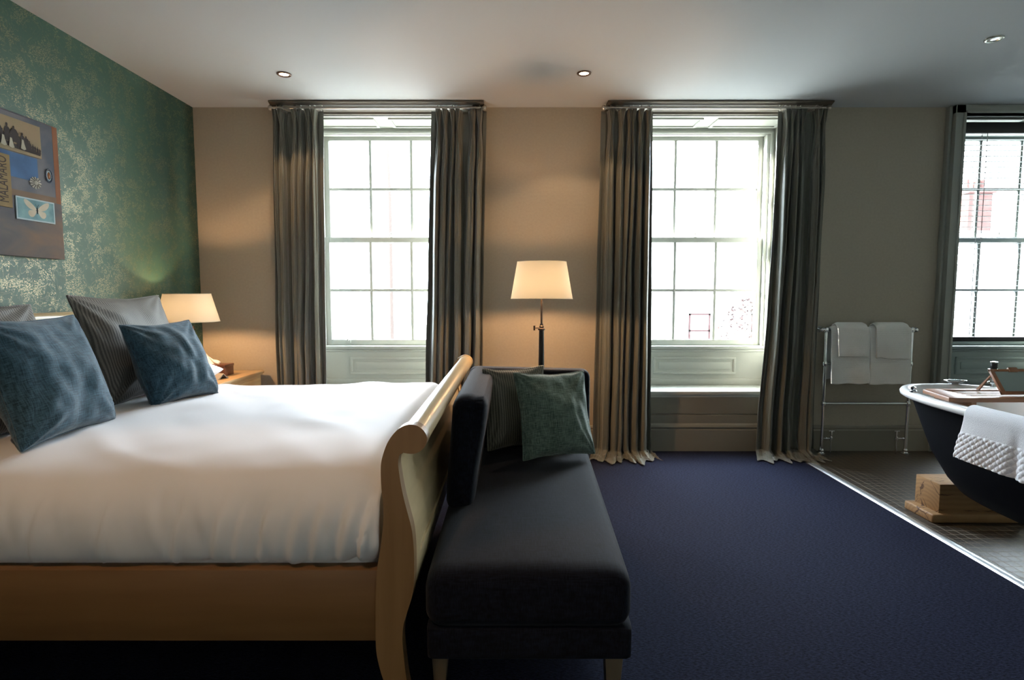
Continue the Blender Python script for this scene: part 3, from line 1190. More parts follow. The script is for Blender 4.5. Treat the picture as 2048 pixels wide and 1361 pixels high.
# curved board between the posts: right hand edge of the post set in
right = [POST[i] for i in range(17, 33)]
left_in = [(x - 0.028, z) for x, z in right]
board = [(x - 0.010, z) for x, z in right]
obj('footboard_panel', prism(bmesh.new(), board + left_in[::-1], Y0 + 0.04, Y1 - 0.04, 'y'), 'woody', bed, angle=50)
# raised moulding frame on the outer face
def xr(z):
    for (xa, za), (xb, zb) in zip(board, board[1:]):
        if zb <= z <= za:
            return xa + (xb - xa) * (z - za) / (zb - za)
    return board[-1][0]
b = bmesh.new()
for ya, yb in ((Y0 + 0.045, Y0 + 0.13), (Y1 - 0.13, Y1 - 0.045)):
    zz = [0.36 + 0.02 * k for k in range(23)]
    prism(b, [(xr(z) + 0.008, z) for z in zz] + [(xr(z) - 0.004, z) for z in zz[::-1]], ya, yb, 'y')
for za, zb in ((0.36, 0.43), (0.745, 0.80)):
    zz = [za + (zb - za) * k / 4 for k in range(5)]
    prism(b, [(xr(z) + 0.0078, z) for z in zz] + [(xr(z) - 0.004, z) for z in zz[::-1]], Y0 + 0.12, Y1 - 0.12, 'y')
obj('panel_moulding', b, 'woody', bed, angle=50)
# rolled top rail
cxz = to_plane(824.6, 879, Y0)
b = lathe(bmesh.new(), [(0.041, 0.0), (0.041, Y1 - Y0 - 0.05)], (cxz[0], Y0 + 0.03, cxz[1]), 40, 'y')
obj('top_rail', b, 'woody', bed)
b = lathe(bmesh.new(), [(0.043, 0.0), (0.046, 0.004), (0.046, 0.016), (0.043, 0.020)], (cxz[0], Y1 - 0.055, cxz[1]), 40, 'y')
obj('rail_collar', b, 'woody', bed)
# side rails
for ya, yb in ((Y0 + 0.012, Y0 + 0.042), (Y1 - 0.042, Y1 - 0.012)):
    b = box(-2.30, -0.375, ya, yb, 0.20, 0.425, 0.003)
    bx(b, -2.30, -0.385, ya + (0.006 if ya < 2 else -0.02), yb + (0.02 if ya < 2 else -0.006), 0.405, 0.4255, 0.002)
    obj('side_rail', b, 'wood', bed)
b = bmesh.new()
for x in (-2.1, -1.7, -1.3, -0.9, -0.5):
    bx(b, x - 0.04, x + 0.04, Y0 + 0.04, Y1 - 0.04, 0.365, 0.385)
obj('slats', b, 'wood', bed)
# headboard
hb = [(-2.300, 0.20), (-2.296, 0.60), (-2.300, 0.85), (-2.318, 1.00), (-2.335, 1.07), (-2.332, 1.10), (-2.322, 1.135), (-2.332, 1.158), (-2.352, 1.168),
      (-2.378, 1.160), (-2.392, 1.138), (-2.392, 1.108), (-2.380, 1.07), (-2.365, 1.00), (-2.345, 0.85), (-2.338, 0.60), (-2.335, 0.20)]
for ya, yb in ((Y0, Y0 + 0.045), (Y1 - 0.045, Y1)):
    pp = [(x + (0.012 if i < 8 else -0.012), z + (0.004 if 6 < i < 11 else 0)) for i, (x, z) in enumerate(hb)]
    pp = [(pp[0][0], 0.0)] + pp + [(pp[-1][0], 0.0)]
    obj('head_post', prism(bmesh.new(), pp, ya, yb, 'y', 0.002), 'woodv', bed, angle=45)
b = prism(bmesh.new(), subdiv(hb, 2), Y0 + 0.045, Y1 - 0.045, 'y')
obj('headboard_panel', b, 'woody', bed, angle=45)
b = bmesh.new()
bx(b, -2.328, -2.296, Y0 + 0.05, Y1 - 0.05, 0.985, 0.998, 0.003)
obj('headboard_moulding', b, 'woody', bed)

mt = obj('mattress', rbox(-2.26, -0.415, Y0 + 0.055, Y1 - 0.055, 0.388, 0.655, 0.05, cuts=10), 'sheet')
tag(mt, 'deep white mattress lying in the sleigh bed under the duvet', 'mattress')

# duvet
PROF = [(1.695, 0.43), (1.662, 0.435), (1.640, 0.462), (1.628, 0.53), (1.640, 0.605), (1.685, 0.665), (1.775, 0.705), (1.95, 0.728), (2.25, 0.738),
        (2.6, 0.742), (2.95, 0.738), (3.22, 0.728), (3.38, 0.700), (3.465, 0.65), (3.49, 0.58), (3.48, 0.50), (3.46, 0.44)]


def catmull(P, t):
    n = len(P) - 1
    s = max(0, min(n - 1e-6, t * n))
    i = int(s)
    f = s - i
    p = [P[max(0, i - 1)], P[i], P[min(n, i + 1)], P[min(n, i + 2)]]
    r = []
    for k in range(2):
        a, b_, c, d = (q[k] for q in p)
        r.append(0.5 * (2 * b_ + (c - a) * f + (2 * a - 5 * b_ + 4 * c - d) * f * f + (3 * b_ - a - 3 * c + d) * f ** 3))
    return r


def duvet(u, v):
    y, z = catmull(PROF, v)
    side = smooth01((0.36 - v) / 0.12)              # 1 on the near side drop
    low = smooth01((0.17 - v) / 0.17)
    xe = -0.402 - 0.050 * low
    x = -2.24 + (xe + 2.24) * u
    # foot end falls down against the footboard
    e = smooth01((x + 0.50) / 0.10)
    top = 1 - smooth01((0.70 - z) / 0.1)
    z -= 0.035 * e * top * e
    # broad quilted undulation
    z += top * (0.010 * noise.noise(Vector((x * 1.9, y * 1.9, 0.3))) + 0.012 * smooth01((x + 1.9) / 1.3))
    z += top * 0.0045 * noise.noise(Vector((x * 7 + y * 5, y * 3, 1.3))) + top * 0.004 * noise.noise(Vector((x * 3 - y * 6, y * 2 + x * 2, 7.3)))
    # creases radiating on the top, thin
    q = x * 0.75 + y * 0.65
    z += top * 0.006 * max(0.0, math.sin(q * 9 + 2 * noise.noise(Vector((x * 2, y * 2, 4))))) ** 8
    # near side: vertical gathers and dimples
    g = noise.noise(Vector((x * 9.0 + z * 3.0, z * 2.2, 5.0)))
    g2 = noise.noise(Vector((x * 24.0 + z * 5.0, z * 5.0, 8.0)))
    amp = side * (0.35 + 0.65 * smooth01((x + 1.6) / 0.9))
    y += amp * (0.016 * g + 0.009 * g2)
    q2 = x - (z - 0.43) * 0.22
    for xc, wd, dp in ((-0.79, 0.010, 0.012), (-0.55, 0.014, 0.014), (-0.63, 0.012, 0.012), (-1.27, 0.008, 0.007), (-0.70, 0.014, 0.010), (-0.485, 0.010, 0.016), (-1.05, 0.010, 0.007), (-0.93, 0.012, 0.008), (-1.48, 0.010, 0.006), (-0.86, 0.008, 0.008)):
        y += side * dp * math.exp(-((q2 - xc) / wd) ** 2) * (1 - smooth01((z - 0.55) / 0.12))
        y -= side * dp * 0.8 * math.exp(-((q2 - xc - wd * 2) / wd) ** 2) * (1 - smooth01((z - 0.55) / 0.12))
    # hem line waviness
    z += low * 0.010 * noise.noise(Vector((x * 5, 0, 2.2)))
    # end corner swings in
    cn = smooth01((x + 0.58) / 0.14) * low
    y += 0.035 * cn
    return (x, y, max(z, 0.428))


b = bmesh.new()
grid(b, 190, 120, duvet)
dv = obj('duvet', b, 'duvet', angle=80)
md = dv.modifiers.new('loft', 'SOLIDIFY')
md.thickness = 0.012
md.offset = -1
tag(dv, 'smooth white cotton duvet spread over the sleigh bed', 'duvet')

LEAN = 0.32
pillow('cushion', 0.47, 0.47, 0.20, (-1.735, 2.085, 0.950), (-0.03, 1, 0), (-0.33, 0, 1), 'blue', 'large blue linen cushion nearest the camera on the bed', seed=3, wr=1.1)
pillow('cushion', 0.40, 0.42, 0.20, (-1.695, 2.775, 0.925), (0.26, 1, 0.02), (-0.42, 0.06, 1), 'blue', 'smaller blue linen cushion in front of the upright striped cushion', seed=9, wr=1.2)
pillow('cushion', 0.64, 0.54, 0.17, (-1.925, 2.850, 0.995), (0.02, 1, 0), (-0.30, 0.02, 1), 'stripe_cushion', 'upright taupe striped cushion between the two blue cushions', seed=14)
pillow('cushion', 0.62, 0.52, 0.17, (-1.950, 2.035, 0.975), (0.0, 1, -0.03), (-0.28, 0, 1), 'stripe_cushion', 'taupe striped cushion at the left edge, behind the large blue cushion', seed=21)
pillow('pillow', 0.62, 0.46, 0.14, (-1.985, 3.080, 0.815), (0.0, 1, 0), (-1, 0, 0.05), 'sheet', 'white bed pillow lying behind the striped cushion near the nightstand', 'pillow', piping=False, seed=31, pinch=0.04)

# ------------------------------------------------------------------ chaise
ch = thing('chaise_longue', (0.08, 2.35, 0), 'dark charcoal upholstered chaise longue behind the footboard', 'chaise longue')


def widen(p):
    t = max(0.0, min(1.0, (p.x + 0.26) / 0.62))
    return (p.x + t * 0.04 * (p.y - 1.6), p.y, p.z)


obj('seat', rbox(-0.265, 0.362, 1.60, 3.05, 0.245, 0.425, 0.055, crown=0.018, cuts=18, xf=widen), 'chaise', ch, angle=80)
obj('seat_base', rbox(-0.262, 0.366, 1.605, 3.10, 0.150, 0.258, 0.022, cuts=8, xf=widen), 'chaise', ch, angle=80)


def backshape(p):
    # padded back that swells forward towards its top
    t = (p.z - 0.40) / 0.46
    return (p.x + 0.055 * smooth01(t) * (1 if p.x > -0.17 else 0.5), p.y + 0.02 * t, p.z)


obj('backrest', rbox(-0.262, -0.150, 2.12, 3.12, 0.40, 0.862, 0.05, cuts=14, xf=backshape), 'chaise', ch, angle=80)


def armshape(p):
    t = (p.x + 0.2) / 0.6
    return (p.x, p.y + 0.02 * (p.z - 0.4), p.z - 0.014 * max(0, t))


obj('armrest', rbox(-0.235, 0.425, 2.985, 3.115, 0.16, 0.862, 0.038, cuts=14, xf=armshape), 'chaise', ch, angle=80)
for x, y in ((-0.232, 1.745), (0.318, 1.68), (-0.20, 3.02), (0.36, 3.02)):
    b = bmesh.new()
    pr = [(-0.030, 0.16), (0.030, 0.16), (0.017, 0.0), (-0.022, 0.0)]
    vs0 = [(x + a, z) for a, z in pr]
    prism(b, vs0, y - 0.026, y + 0.026, 'y', 0.003)
    obj('leg', b, 'legwood', ch)

pillow('cushion', 0.40, 0.43, 0.15, (0.215, 2.775, 0.660), (1, 0.42, -0.03), (-0.18, 0.30, 1), 'green', 'dark green linen cushion at the far end of the charcoal chaise', seed=44, wr=1.2)
pillow('cushion', 0.34, 0.42, 0.11, (0.020, 2.880, 0.670), (0.9, 0.36, 0), (-0.06, 0.14, 1), 'stripe_cushion2', 'olive striped cushion tucked behind the green one on the chaise', seed=52)


# ------------------------------------------------------------------ lamps
def shade_mesh(c, r0, r1, z0, z1):
    return lathe(bmesh.new(), [(r0, z0), (r0 + (r1 - r0) * 0.5, (z0 + z1) / 2), (r1, z1)], (c[0], c[1], 0), 56, caps=False)


def build_lamp(kind, x, y, label, ztop, zbot, rt, rb, zbase, energy):
    t = thing(kind, (x, y, zbase), label, 'lamp')
    s = obj('lamp_shade', shade_mesh((x, y), rb, rt, zbot, ztop), 'shade', t, angle=80)
    for r, z in ((rb, zbot), (rt, ztop)):
        b = bmesh.new()
        tube(b, [(x + r * math.cos(a * PI / 28), y + r * math.sin(a * PI / 28), z) for a in range(56)], 0.0022, 6, closed=True)
        obj('shade_trim', b, 'shade', s)
    zc = ztop - 0.03
    b = bmesh.new()
    tube(b, [(x + 0.02 * math.cos(a * PI / 8), y + 0.02 * math.sin(a * PI / 8), zc) for a in range(16)], 0.0025, 6, closed=True)
    for k in range(3):
        a = k * 2 * PI / 3 + 0.4
        tube(b, [(x + 0.02 * math.cos(a), y + 0.02 * math.sin(a), zc), (x + (rt + 0.004) * math.cos(a), y + (rt + 0.004) * math.sin(a), zc)], 0.0016, 6)
    obj('shade_carrier', b, 'bronze', t)
    obj('lamp_holder', tube(bmesh.new(), [(x, y, zbot - 0.01), (x, y, zbot + 0.028)], 0.006, 8), 'bronze', t)
    return t


lx, ly = 0.198, 3.75
t = build_lamp('floor_lamp', lx, ly, 'tall floor lamp with cream shade and black column between the windows', 1.475, 1.230, 0.163, 0.206, 0.0, 0)
obj('stem', tube(bmesh.new(), [(lx, ly, 1.035), (lx, ly, 1.26)], 0.0072, 14), 'bronze', t)
obj('collar', lathe(bmesh.new(), [(0.018, 0.0), (0.024, 0.004), (0.024, 0.012), (0.014, 0.018), (0.016, 0.028), (0.011, 0.034), (0.011, 0.045)], (lx, ly, 1.018), 20), 'bronze', t)
b = tube(bmesh.new(), [(lx - 0.012, ly, 1.034), (lx - 0.045, ly, 1.034)], 0.0032, 8)
tube(b, [(lx - 0.048, ly, 1.018), (lx - 0.048, ly, 1.050)], [0.006, 0.007], 10)
obj('adjusting_key', b, 'bronze', t)
obj('column', lathe(bmesh.new(), [(0.026, 0.05), (0.024, 0.30), (0.021, 0.70), (0.0165, 1.02)], (lx, ly, 0), 24), 'ebony', t)
obj('base', lathe(bmesh.new(), [(0.14, 0.0), (0.142, 0.012), (0.13, 0.022), (0.05, 0.030), (0.034, 0.045), (0.030, 0.06)], (lx, ly, 0), 36), 'ebony', t)
for zb, bm_ in ((1.284, 'bulb'), (1.428, 'bulb3')):
    obj('bulb', lathe(bmesh.new(), [(0.010, -0.026), (0.018, -0.014), (0.021, 0.0), (0.016, 0.016), (0.0, 0.022)], (lx, ly, zb), 20), bm_, t)

bxx, byy = -2.232, 3.86
t = build_lamp('table_lamp', bxx, byy, 'bedside lamp with cream shade on the nightstand', 1.263, 1.072, 0.146, 0.196, 0.66, 0)
obj('stem', tube(bmesh.new(), [(bxx, byy, 1.02), (bxx, byy, 1.10)], 0.0075, 12), 'bronze', t)
b = lathe(bmesh.new(), [(0.016, 0.0), (0.021, 0.004), (0.021, 0.010), (0.013, 0.016), (0.013, 0.03)], (bxx, byy, 1.018), 18)
tube(b, [(bxx, byy, 1.026), (bxx + 0.035, byy - 0.006, 1.026)], 0.003, 8)
tube(b, [(bxx + 0.038, byy - 0.006, 1.012), (bxx + 0.038, byy - 0.006, 1.042)], 0.006, 10)
obj('collar', b, 'bronze', t)
obj('column', lathe(bmesh.new(), [(0.018, 0.70), (0.016, 0.85), (0.0145, 1.02)], (bxx, byy, 0), 20), 'bronze', t)
obj('base', lathe(bmesh.new(), [(0.065, 0.66), (0.067, 0.672), (0.055, 0.682), (0.025, 0.690), (0.020, 0.705)], (bxx, byy, 0), 30), 'bronze', t)
obj('bulb', lathe(bmesh.new(), [(0.010, -0.026), (0.018, -0.014), (0.021, 0.0), (0.016, 0.016), (0.0, 0.022)], (bxx, byy, 1.135), 20), 'bulb2', t)

# ------------------------------------------------------------------ nightstand
ns = thing('nightstand', (-2.2, 4.05, 0), 'pale wooden nightstand with drawers in the corner beside the bed', 'nightstand')
nx0, nx1, ny0, ny1 = -2.44, -1.985, 3.735, 4.40
obj('carcass', box(nx0, nx1, ny0 + 0.01, ny1 - 0.01, 0.05, 0.630, 0.003), 'nwood', ns)
b = box(nx0 - 0.005, nx1 + 0.022, ny0 - 0.012, ny1 + 0.005, 0.641, 0.66, 0.005)
bx(b, nx0, nx1 + 0.012, ny0, ny1, 0.628, 0.643, 0.004)
obj('tabletop', b, 'nwood', ns)
for z0, z1 in ((0.45, 0.61), (0.26, 0.435), (0.075, 0.245)):
    d = obj('drawer', box(nx1 - 0.004, nx1 + 0.012, ny0 + 0.035, ny1 - 0.035, z0, z1, 0.004), 'nwood', ns)
    b = lathe(bmesh.new(), [(0.006, 0.0), (0.006, 0.010), (0.014, 0.018), (0.012, 0.026), (0.0, 0.028)], (nx1 + 0.010, (ny0 + ny1) / 2, (z0 + z1) / 2), 16, 'x')
    obj('knob', b, 'nickel', d)
obj('plinth', box(nx0, nx1 + 0.005, ny0 + 0.005, ny1 - 0.005, 0.0, 0.05, 0.004), 'nwood', ns)

# tissue box
tb = thing('tissue_box', (-2.21, 4.12, 0.66), 'dark brown wooden tissue box on the nightstand', 'tissue box')
b = box(-2.325, -2.095, 4.055, 4.185, 0.661, 0.742, 0.003)
bx(b, -2.328, -2.092, 4.052, 4.188, 0.728, 0.745, 0.003)
obj('case', b, 'boxwood', tb)


def tiss(u, v):
    a = (u - 0.5) * 2
    hgt = 0.100 * v
    wd = 0.055 + 0.05 * v
    x = -2.205 + a * wd - 0.075 * v + 0.008 * math.sin(v * 5 + a * 3)
    y = 4.12 + 0.016 * math.sin(a * 5 + v * 2) * (1 - 0.3 * v) + 0.01 * v
    z = 0.738 + hgt * (1 - 0.72 * max(0, a + 0.15)) + 0.006 * math.sin(a * 9)
    return (x, y, z)


b = bmesh.new()
grid(b, 26, 16, tiss)
o = obj('tissue', b, 'tissue', tb, angle=80)
o.modifiers.new('thick', 'SOLIDIFY').thickness = 0.0015

cd_ = bmesh.new()
prism(cd_, [(3.912, 0.6605), (3.925, 0.6605), (3.958, 0.694), (3.990, 0.6605), (4.003, 0.6605), (3.958, 0.700)], -2.135, -2.045, 'x')
bmesh.ops.rotate(cd_, verts=cd_.verts[:], cent=(-2.09, 3.957, 0.66), matrix=Matrix.Rotation(-0.35, 3, 'Z'))
tag(obj('tent_card', cd_, 'card', smooth=False), 'small folded grey card standing on the nightstand', 'card')


# ------------------------------------------------------------------ painting on the green wall
def make_canvas_mat():
    m = mat('painted_canvas', (0.1, 0.1, 0.1), 0.6)
    nt = m.node_tree
    b = nt.nodes['Principled BSDF']
    tc = [n for n in nt.nodes if n.type == 'TEX_COORD'][0]
    n = N(nt, 'ShaderNodeTexNoise', Scale=3.0, Detail=5.0, Distortion=0.6)
    mp = nt.nodes.new('ShaderNodeMapping')
    mp.inputs['Scale'].default_value = (1, 0.7, 2.2)
    nt.links.new(tc.outputs['Object'], mp.inputs[0])
    nt.links.new(mp.outputs[0], n.inputs['Vector'])
    c = ramp(nt, n.outputs['Fac'], ((0.30, (0.055, 0.060, 0.085)), (0.50, (0.10, 0.092, 0.095)), (0.70, (0.16, 0.11, 0.085))))
    nt.links.new(c, b.inputs['Base Color'])
    return m


M['canvas'] = make_canvas_mat()
M['p_photo'] = mat('sepia_print', (0.2448, 0.1944, 0.1224), 0.6, vary=(9, (0.27, 0.20, 0.13)))
M['p_dark'] = mat('sepia_ink', (0.035, 0.028, 0.028), 0.6)
M['p_pale'] = mat('sepia_pale', (0.42, 0.38, 0.30), 0.6)
M['p_strip'] = mat('kraft_paper', (0.216, 0.1548, 0.0828), 0.7, vary=(20, (0.24, 0.17, 0.09)))
M['p_blue'] = mat('blue_pigment', (0.0252, 0.0612, 0.144), 0.5, vary=(5, (0.05, 0.12, 0.26)))
M['p_slate'] = mat('slate_pigment', (0.072, 0.0828, 0.108), 0.6, vary=(5, (0.15, 0.14, 0.15)))
M['p_orange'] = mat('rust_pigment', (0.18, 0.0756, 0.0396), 0.6, vary=(7, (0.19, 0.09, 0.055)))
M['p_brown'] = mat('umber_pigment', (0.144, 0.0936, 0.0648), 0.6, vary=(7, (0.16, 0.11, 0.08)))
M['p_teal'] = mat('teal_pigment', (0.0936, 0.1872, 0.216), 0.5, vary=(14, (0.20, 0.34, 0.36)))
M['p_frame'] = mat('pale_blue_pigment', (0.42, 0.52, 0.56), 0.5)
M['p_wing'] = mat('cream_wing', (0.60, 0.55, 0.45), 0.6, vary=(18, (0.52, 0.44, 0.32)))
M['p_shell'] = mat('shell_cream', (0.55, 0.53, 0.46), 0.5)
M['p_gem'] = mat('amber_gem', (0.32, 0.11, 0.04), 0.25, coat=0.6)
M['p_bead'] = mat('blue_beads', (0.06, 0.09, 0.15), 0.35)

CX = -2.436
pt = thing('painting', (-2.45, 2.5, 1.44), 'unframed collage canvas with butterfly and vintage photo on the green wall', 'painting')
obj('canvas', box(XL + 0.003, CX, 2.02, 3.078, 1.447, 2.147, 0.002), 'canvas', pt)


def slab(name, m, y0, y1, z0, z1, d=0.0015, par=pt, base=CX):
    return obj(name, box(base - 0.0005, base + d, y0, y1, z0, z1), m, par, smooth=False)


slab('slate_field', 'p_slate', 2.30, 3.042, 1.772, 2.140, 0.0006)
slab('blue_field', 'p_blue', 2.62, 2.936, 1.832, 1.95, 0.0012)
slab('horizontal_band', 'p_brown', 2.30, 3.044, 1.742, 1.772, 0.0010)
slab('rust_band', 'p_orange', 3.042, 3.074, 1.742, 2.143, 0.0010)
ph = slab('vintage_photo', 'p_photo', 2.58, 2.962, 1.955, 2.116, 0.004)
# little crowd: silhouettes with pale skirts
bd = bmesh.new()
rnd = random.Random(5)


def disc(b, y, z, ry, rz, x, n=14):
    vs = [b.verts.new((x, y + ry * math.cos(2 * PI * k / n), z + rz * math.sin(2 * PI * k / n))) for k in range(n)]
    b.faces.new(vs)


xx = CX + 0.0048
FIG = [(2.592, 1.992, 0.075), (2.612, 1.996, 0.090), (2.634, 1.986, 0.078), (2.656, 1.998, 0.082), (2.676, 1.990, 0.070), (2.698, 1.999, 0.088), (2.722, 1.998, 0.084),
       (2.742, 1.986, 0.066), (2.764, 1.999, 0.082), (2.784, 1.984, 0.064), (2.806, 2.000, 0.080), (2.828, 1.988, 0.060), (2.850, 1.990, 0.066), (2.872, 1.986, 0.062),
       (2.892, 1.982, 0.044), (2.908, 1.980, 0.036), (2.922, 1.979, 0.033), (2.936, 1.978, 0.031), (2.949, 1.977, 0.028)]
for k, (yy, zb, hh) in enumerate(FIG):
    w_ = hh * rnd.uniform(0.15, 0.20)
    xk = xx + 0.00012 * k
    lean_ = rnd.uniform(-0.25, 0.25) * w_
    vs = [(yy - w_ * rnd.uniform(1.1, 1.5), zb), (yy + w_ * rnd.uniform(1.1, 1.6), zb), (yy + w_ * 1.15, zb + hh * 0.42), (yy + w_ * 1.25 + lean_, zb + hh * 0.66), (yy + w_ * 0.75 + lean_, zb + hh * 0.78),
          (yy + w_ * 0.25 + lean_, zb + hh * 0.82), (yy - w_ * 0.3 + lean_, zb + hh * 0.82), (yy - w_ * 0.8 + lean_, zb + hh * 0.77), (yy - w_ * 1.2 + lean_, zb + hh * 0.6), (yy - w_ * 0.9, zb + hh * 0.4)]
    bd.faces.new([bd.verts.new((xk, a, c_)) for a, c_ in vs])
    disc(bd, yy + lean_, zb + hh * 0.89, hh * 0.062, hh * 0.085, xk)
    if k % 3 != 1:
        hb_ = hh * 0.12
        vs = [(yy + lean_ - hb_, zb + hh * 0.935), (yy + lean_ + hb_, zb + hh * 0.945), (yy + lean_ + hb_ * 0.5, zb + hh * 0.96), (yy + lean_ + hb_ * 0.4, zb + hh * 1.02), (yy + lean_ - hb_ * 0.45, zb + hh * 1.02), (yy + lean_ - hb_ * 0.5, zb + hh * 0.96)]
        bd.faces.new([bd.verts.new((xk + 0.00005, a, c_)) for a, c_ in vs])
    if k in (0, 2, 4, 7, 9, 12):
        vs = [(yy - w_ * 0.5, zb + hh * 0.52), (yy + w_ * 0.5, zb + hh * 0.50), (yy + w_ * 0.8, zb + hh * 0.25), (yy + w_ * 1.7, zb - 0.010), (yy + w_ * 0.5, zb - 0.016), (yy - w_ * 1.4, zb - 0.011), (yy - w_ * 0.8, zb + hh * 0.22)]
        bp_ = bmesh.new()
        bp_.faces.new([bp_.verts.new((xx + 0.0030, a, c_)) for a, c_ in vs])
        obj('pale_dress', bp_, 'p_pale', ph, smooth=False)
bd.faces.new([bd.verts.new((xx - 0.0001, a, c_)) for a, c_ in ((2.585, 1.984), (2.70, 1.980), (2.82, 1.972), (2.955, 1.968), (2.957, 1.980), (2.90, 1.990), (2.80, 1.993), (2.70, 2.004), (2.585, 2.006))])
obj('figures', bd, 'p_dark', ph, smooth=False)
st = slab('lettered_strip', 'p_strip', 2.690, 2.770, 1.678, 1.930, 0.006)
# lettering, reading upwards
cu = bpy.data.curves.new('lettering', 'FONT')
cu.body = 'MALAMARO'
cu.size = 0.062
cu.extrude = 0.0003
cu.align_x = 'CENTER'
cu.align_y = 'CENTER'
tmp = bpy.data.objects.new('lettering_tmp', cu)
COL.objects.link(tmp)
bpy.context.view_layer.update()
me = bpy.data.meshes.new_from_object(tmp.evaluated_get(bpy.context.evaluated_depsgraph_get()))
bpy.data.objects.remove(tmp)
xs_ = [v.co.x for v in me.vertices]
k_ = 0.215 / (max(xs_) - min(xs_))
for v in me.vertices:
    x_, y_, z_ = v.co
    # local x -> up, local y -> towards -y of the room
    v.co = Vector((CX + 0.0065 + z_, 2.728 - y_ * 1.15, 1.808 + x_ * k_)) - ORG[pt.name]
me.materials.append(M['p_dark'])
lo = bpy.data.objects.new('lettering', me)
COL.objects.link(lo)
lo.parent = st
# butterfly card
bf = slab('butterfly_card', 'p_frame', 2.790, 3.022, 1.630, 1.742, 0.005)
obj('card_field', box(CX + 0.0045, CX + 0.0056, 2.797, 3.015, 1.637, 1.735), 'p_teal', bf, smooth=False)
b = bmesh.new()
for s in (-1, 1):
    up = [(0.004, 0.002), (0.020, 0.020), (0.052, 0.040), (0.072, 0.045), (0.078, 0.036), (0.068, 0.016), (0.050, 0.002), (0.028, -0.006), (0.006, -0.004)]
    lo_ = [(0.004, -0.004), (0.028, -0.006), (0.050, -0.008), (0.056, -0.024), (0.046, -0.040), (0.028, -0.042), (0.014, -0.030), (0.005, -0.014)]
    for poly in (up, lo_):
        poly = subdiv([(a, c_ + 1) for a, c_ in poly], 2)
        b.faces.new([b.verts.new((CX + 0.0064, 2.910 + s * a, 1.690 + (c_ - 1))) for a, c_ in poly])
obj('butterfly_wings', b, 'p_wing', bf, smooth=False)
b = tube(bmesh.new(), [(CX + 0.007, 2.910, 1.668), (CX + 0.007, 2.910, 1.685), (CX + 0.007, 2.910, 1.700)], [0.0015, 0.003, 0.002], 8)
for s in (-1, 1):
    tube(b, [(CX + 0.007, 2.910, 1.699), (CX + 0.007, 2.910 + s * 0.010, 1.716)], 0.0006, 5)
obj('butterfly_body', b, 'p_dark', bf)
# shell
b = bmesh.new()
c0 = b.verts.new((CX + 0.010, 2.914, 1.826))
ring = []
for k in range(48):
    a = 2 * PI * k / 48
    r = 0.030 + 0.0035 * math.cos(a * 12)
    ring.append(b.verts.new((CX + 0.002 + 0.003 * (0.5 + 0.5 * math.cos(a * 12)), 2.914 + 1.12 * r * math.cos(a), 1.826 + r * math.sin(a) * 0.95)))
for k in range(48):
    b.faces.new((c0, ring[k], ring[(k + 1) % 48]))
obj('shell', b, 'p_shell', pt)
b = bmesh.new()
for k in range(12):
    a = 2 * PI * (k + 0.5) / 12
    p0 = Vector((CX + 0.0085, 2.914 + 0.012 * math.cos(a), 1.826 + 0.011 * math.sin(a)))
    p1 = Vector((CX + 0.0035, 2.914 + 0.030 * math.cos(a), 1.826 + 0.026 * math.sin(a)))
    tube(b, [p0, p1], 0.0013, 5)
obj('shell_grooves', b, 'p_dark', pt)
# brooch
b = bmesh.new()
for k in range(26):
    a = 2 * PI * k / 26
    bmesh.ops.create_icosphere(b, subdivisions=1, radius=0.0042, matrix=Matrix.Translation((CX + 0.004, 3.001 + 0.021 * math.cos(a), 1.879 + 0.034 * math.sin(a))))
obj('brooch_beads', b, 'p_bead', pt)
b = bmesh.new()
lathe(b, [(0.0145, 0.0), (0.0145, 0.004), (0.0115, 0.0045)], (CX, 3.001, 1.879), 28, 'x', caps=False)
for v in b.verts:
    v.co.z = 1.879 + (v.co.z - 1.879) * 1.75
obj('brooch_rim', b, 'p_frame', pt)
b = bmesh.new()
lathe(b, [(0.0105, 0.0), (0.009, 0.004), (0.005, 0.007), (0.0, 0.008)], (CX, 3.001, 1.879), 24, 'x')
for v in b.verts:
    v.co.z = 1.879 + (v.co.z - 1.879) * 1.75
obj('brooch_stone', b, 'p_gem', pt)

# ------------------------------------------------------------------ towel rail
tr = thing('towel_rail', (2.78, 4.34, 0), 'floor-standing chrome heated towel rail against the beige wall', 'towel rail')
RX0, RX1, RY = 2.445, 3.110, 4.345
for x in (RX0, RX1):
    b = tube(bmesh.new(), [(x, RY, 0.03), (x, RY, 0.985)], 0.0125, 18)
    for z in (0.404, 0.72, 0.985):
        lathe(b, [(0.013, -0.020), (0.018, -0.015), (0.018, -0.008), (0.0205, 0.0), (0.018, 0.008), (0.018, 0.015), (0.013, 0.020)], (x, RY, z), 18)
    obj('upright', b, 'chrome', tr)
    obj('foot', lathe(bmesh.new(), [(0.030, 0.0), (0.030, 0.006), (0.020, 0.012), (0.017, 0.020), (0.020, 0.028), (0.017, 0.04), (0.013, 0.045)], (x, RY, 0), 22), 'chrome', tr)
    s = 1 if x == RX0 else -1
    b = tube(bmesh.new(), [(x, RY, 0.985), (x, W - 0.012, 0.985)], 0.008, 12)
    lathe(b, [(0.026, 0), (0.024, 0.006), (0.012, 0.011)], (x, W - 0.012, 0.985), 20, 'y')
    lathe(b, [(0.0, -0.026), (0.014, -0.022), (0.020, -0.010), (0.021, 0.0), (0.018, 0.012), (0.010, 0.02)], (x - s * 0.024, RY, 0.985), 20, 'x')
    obj('wall_bracket', b, 'chrome', tr)
for z in (0.404, 0.72, 0.985):
    obj('crossbar', tube(bmesh.new(), [(RX0, RY, z), (RX1, RY, z)], 0.0115, 16), 'chrome', tr)
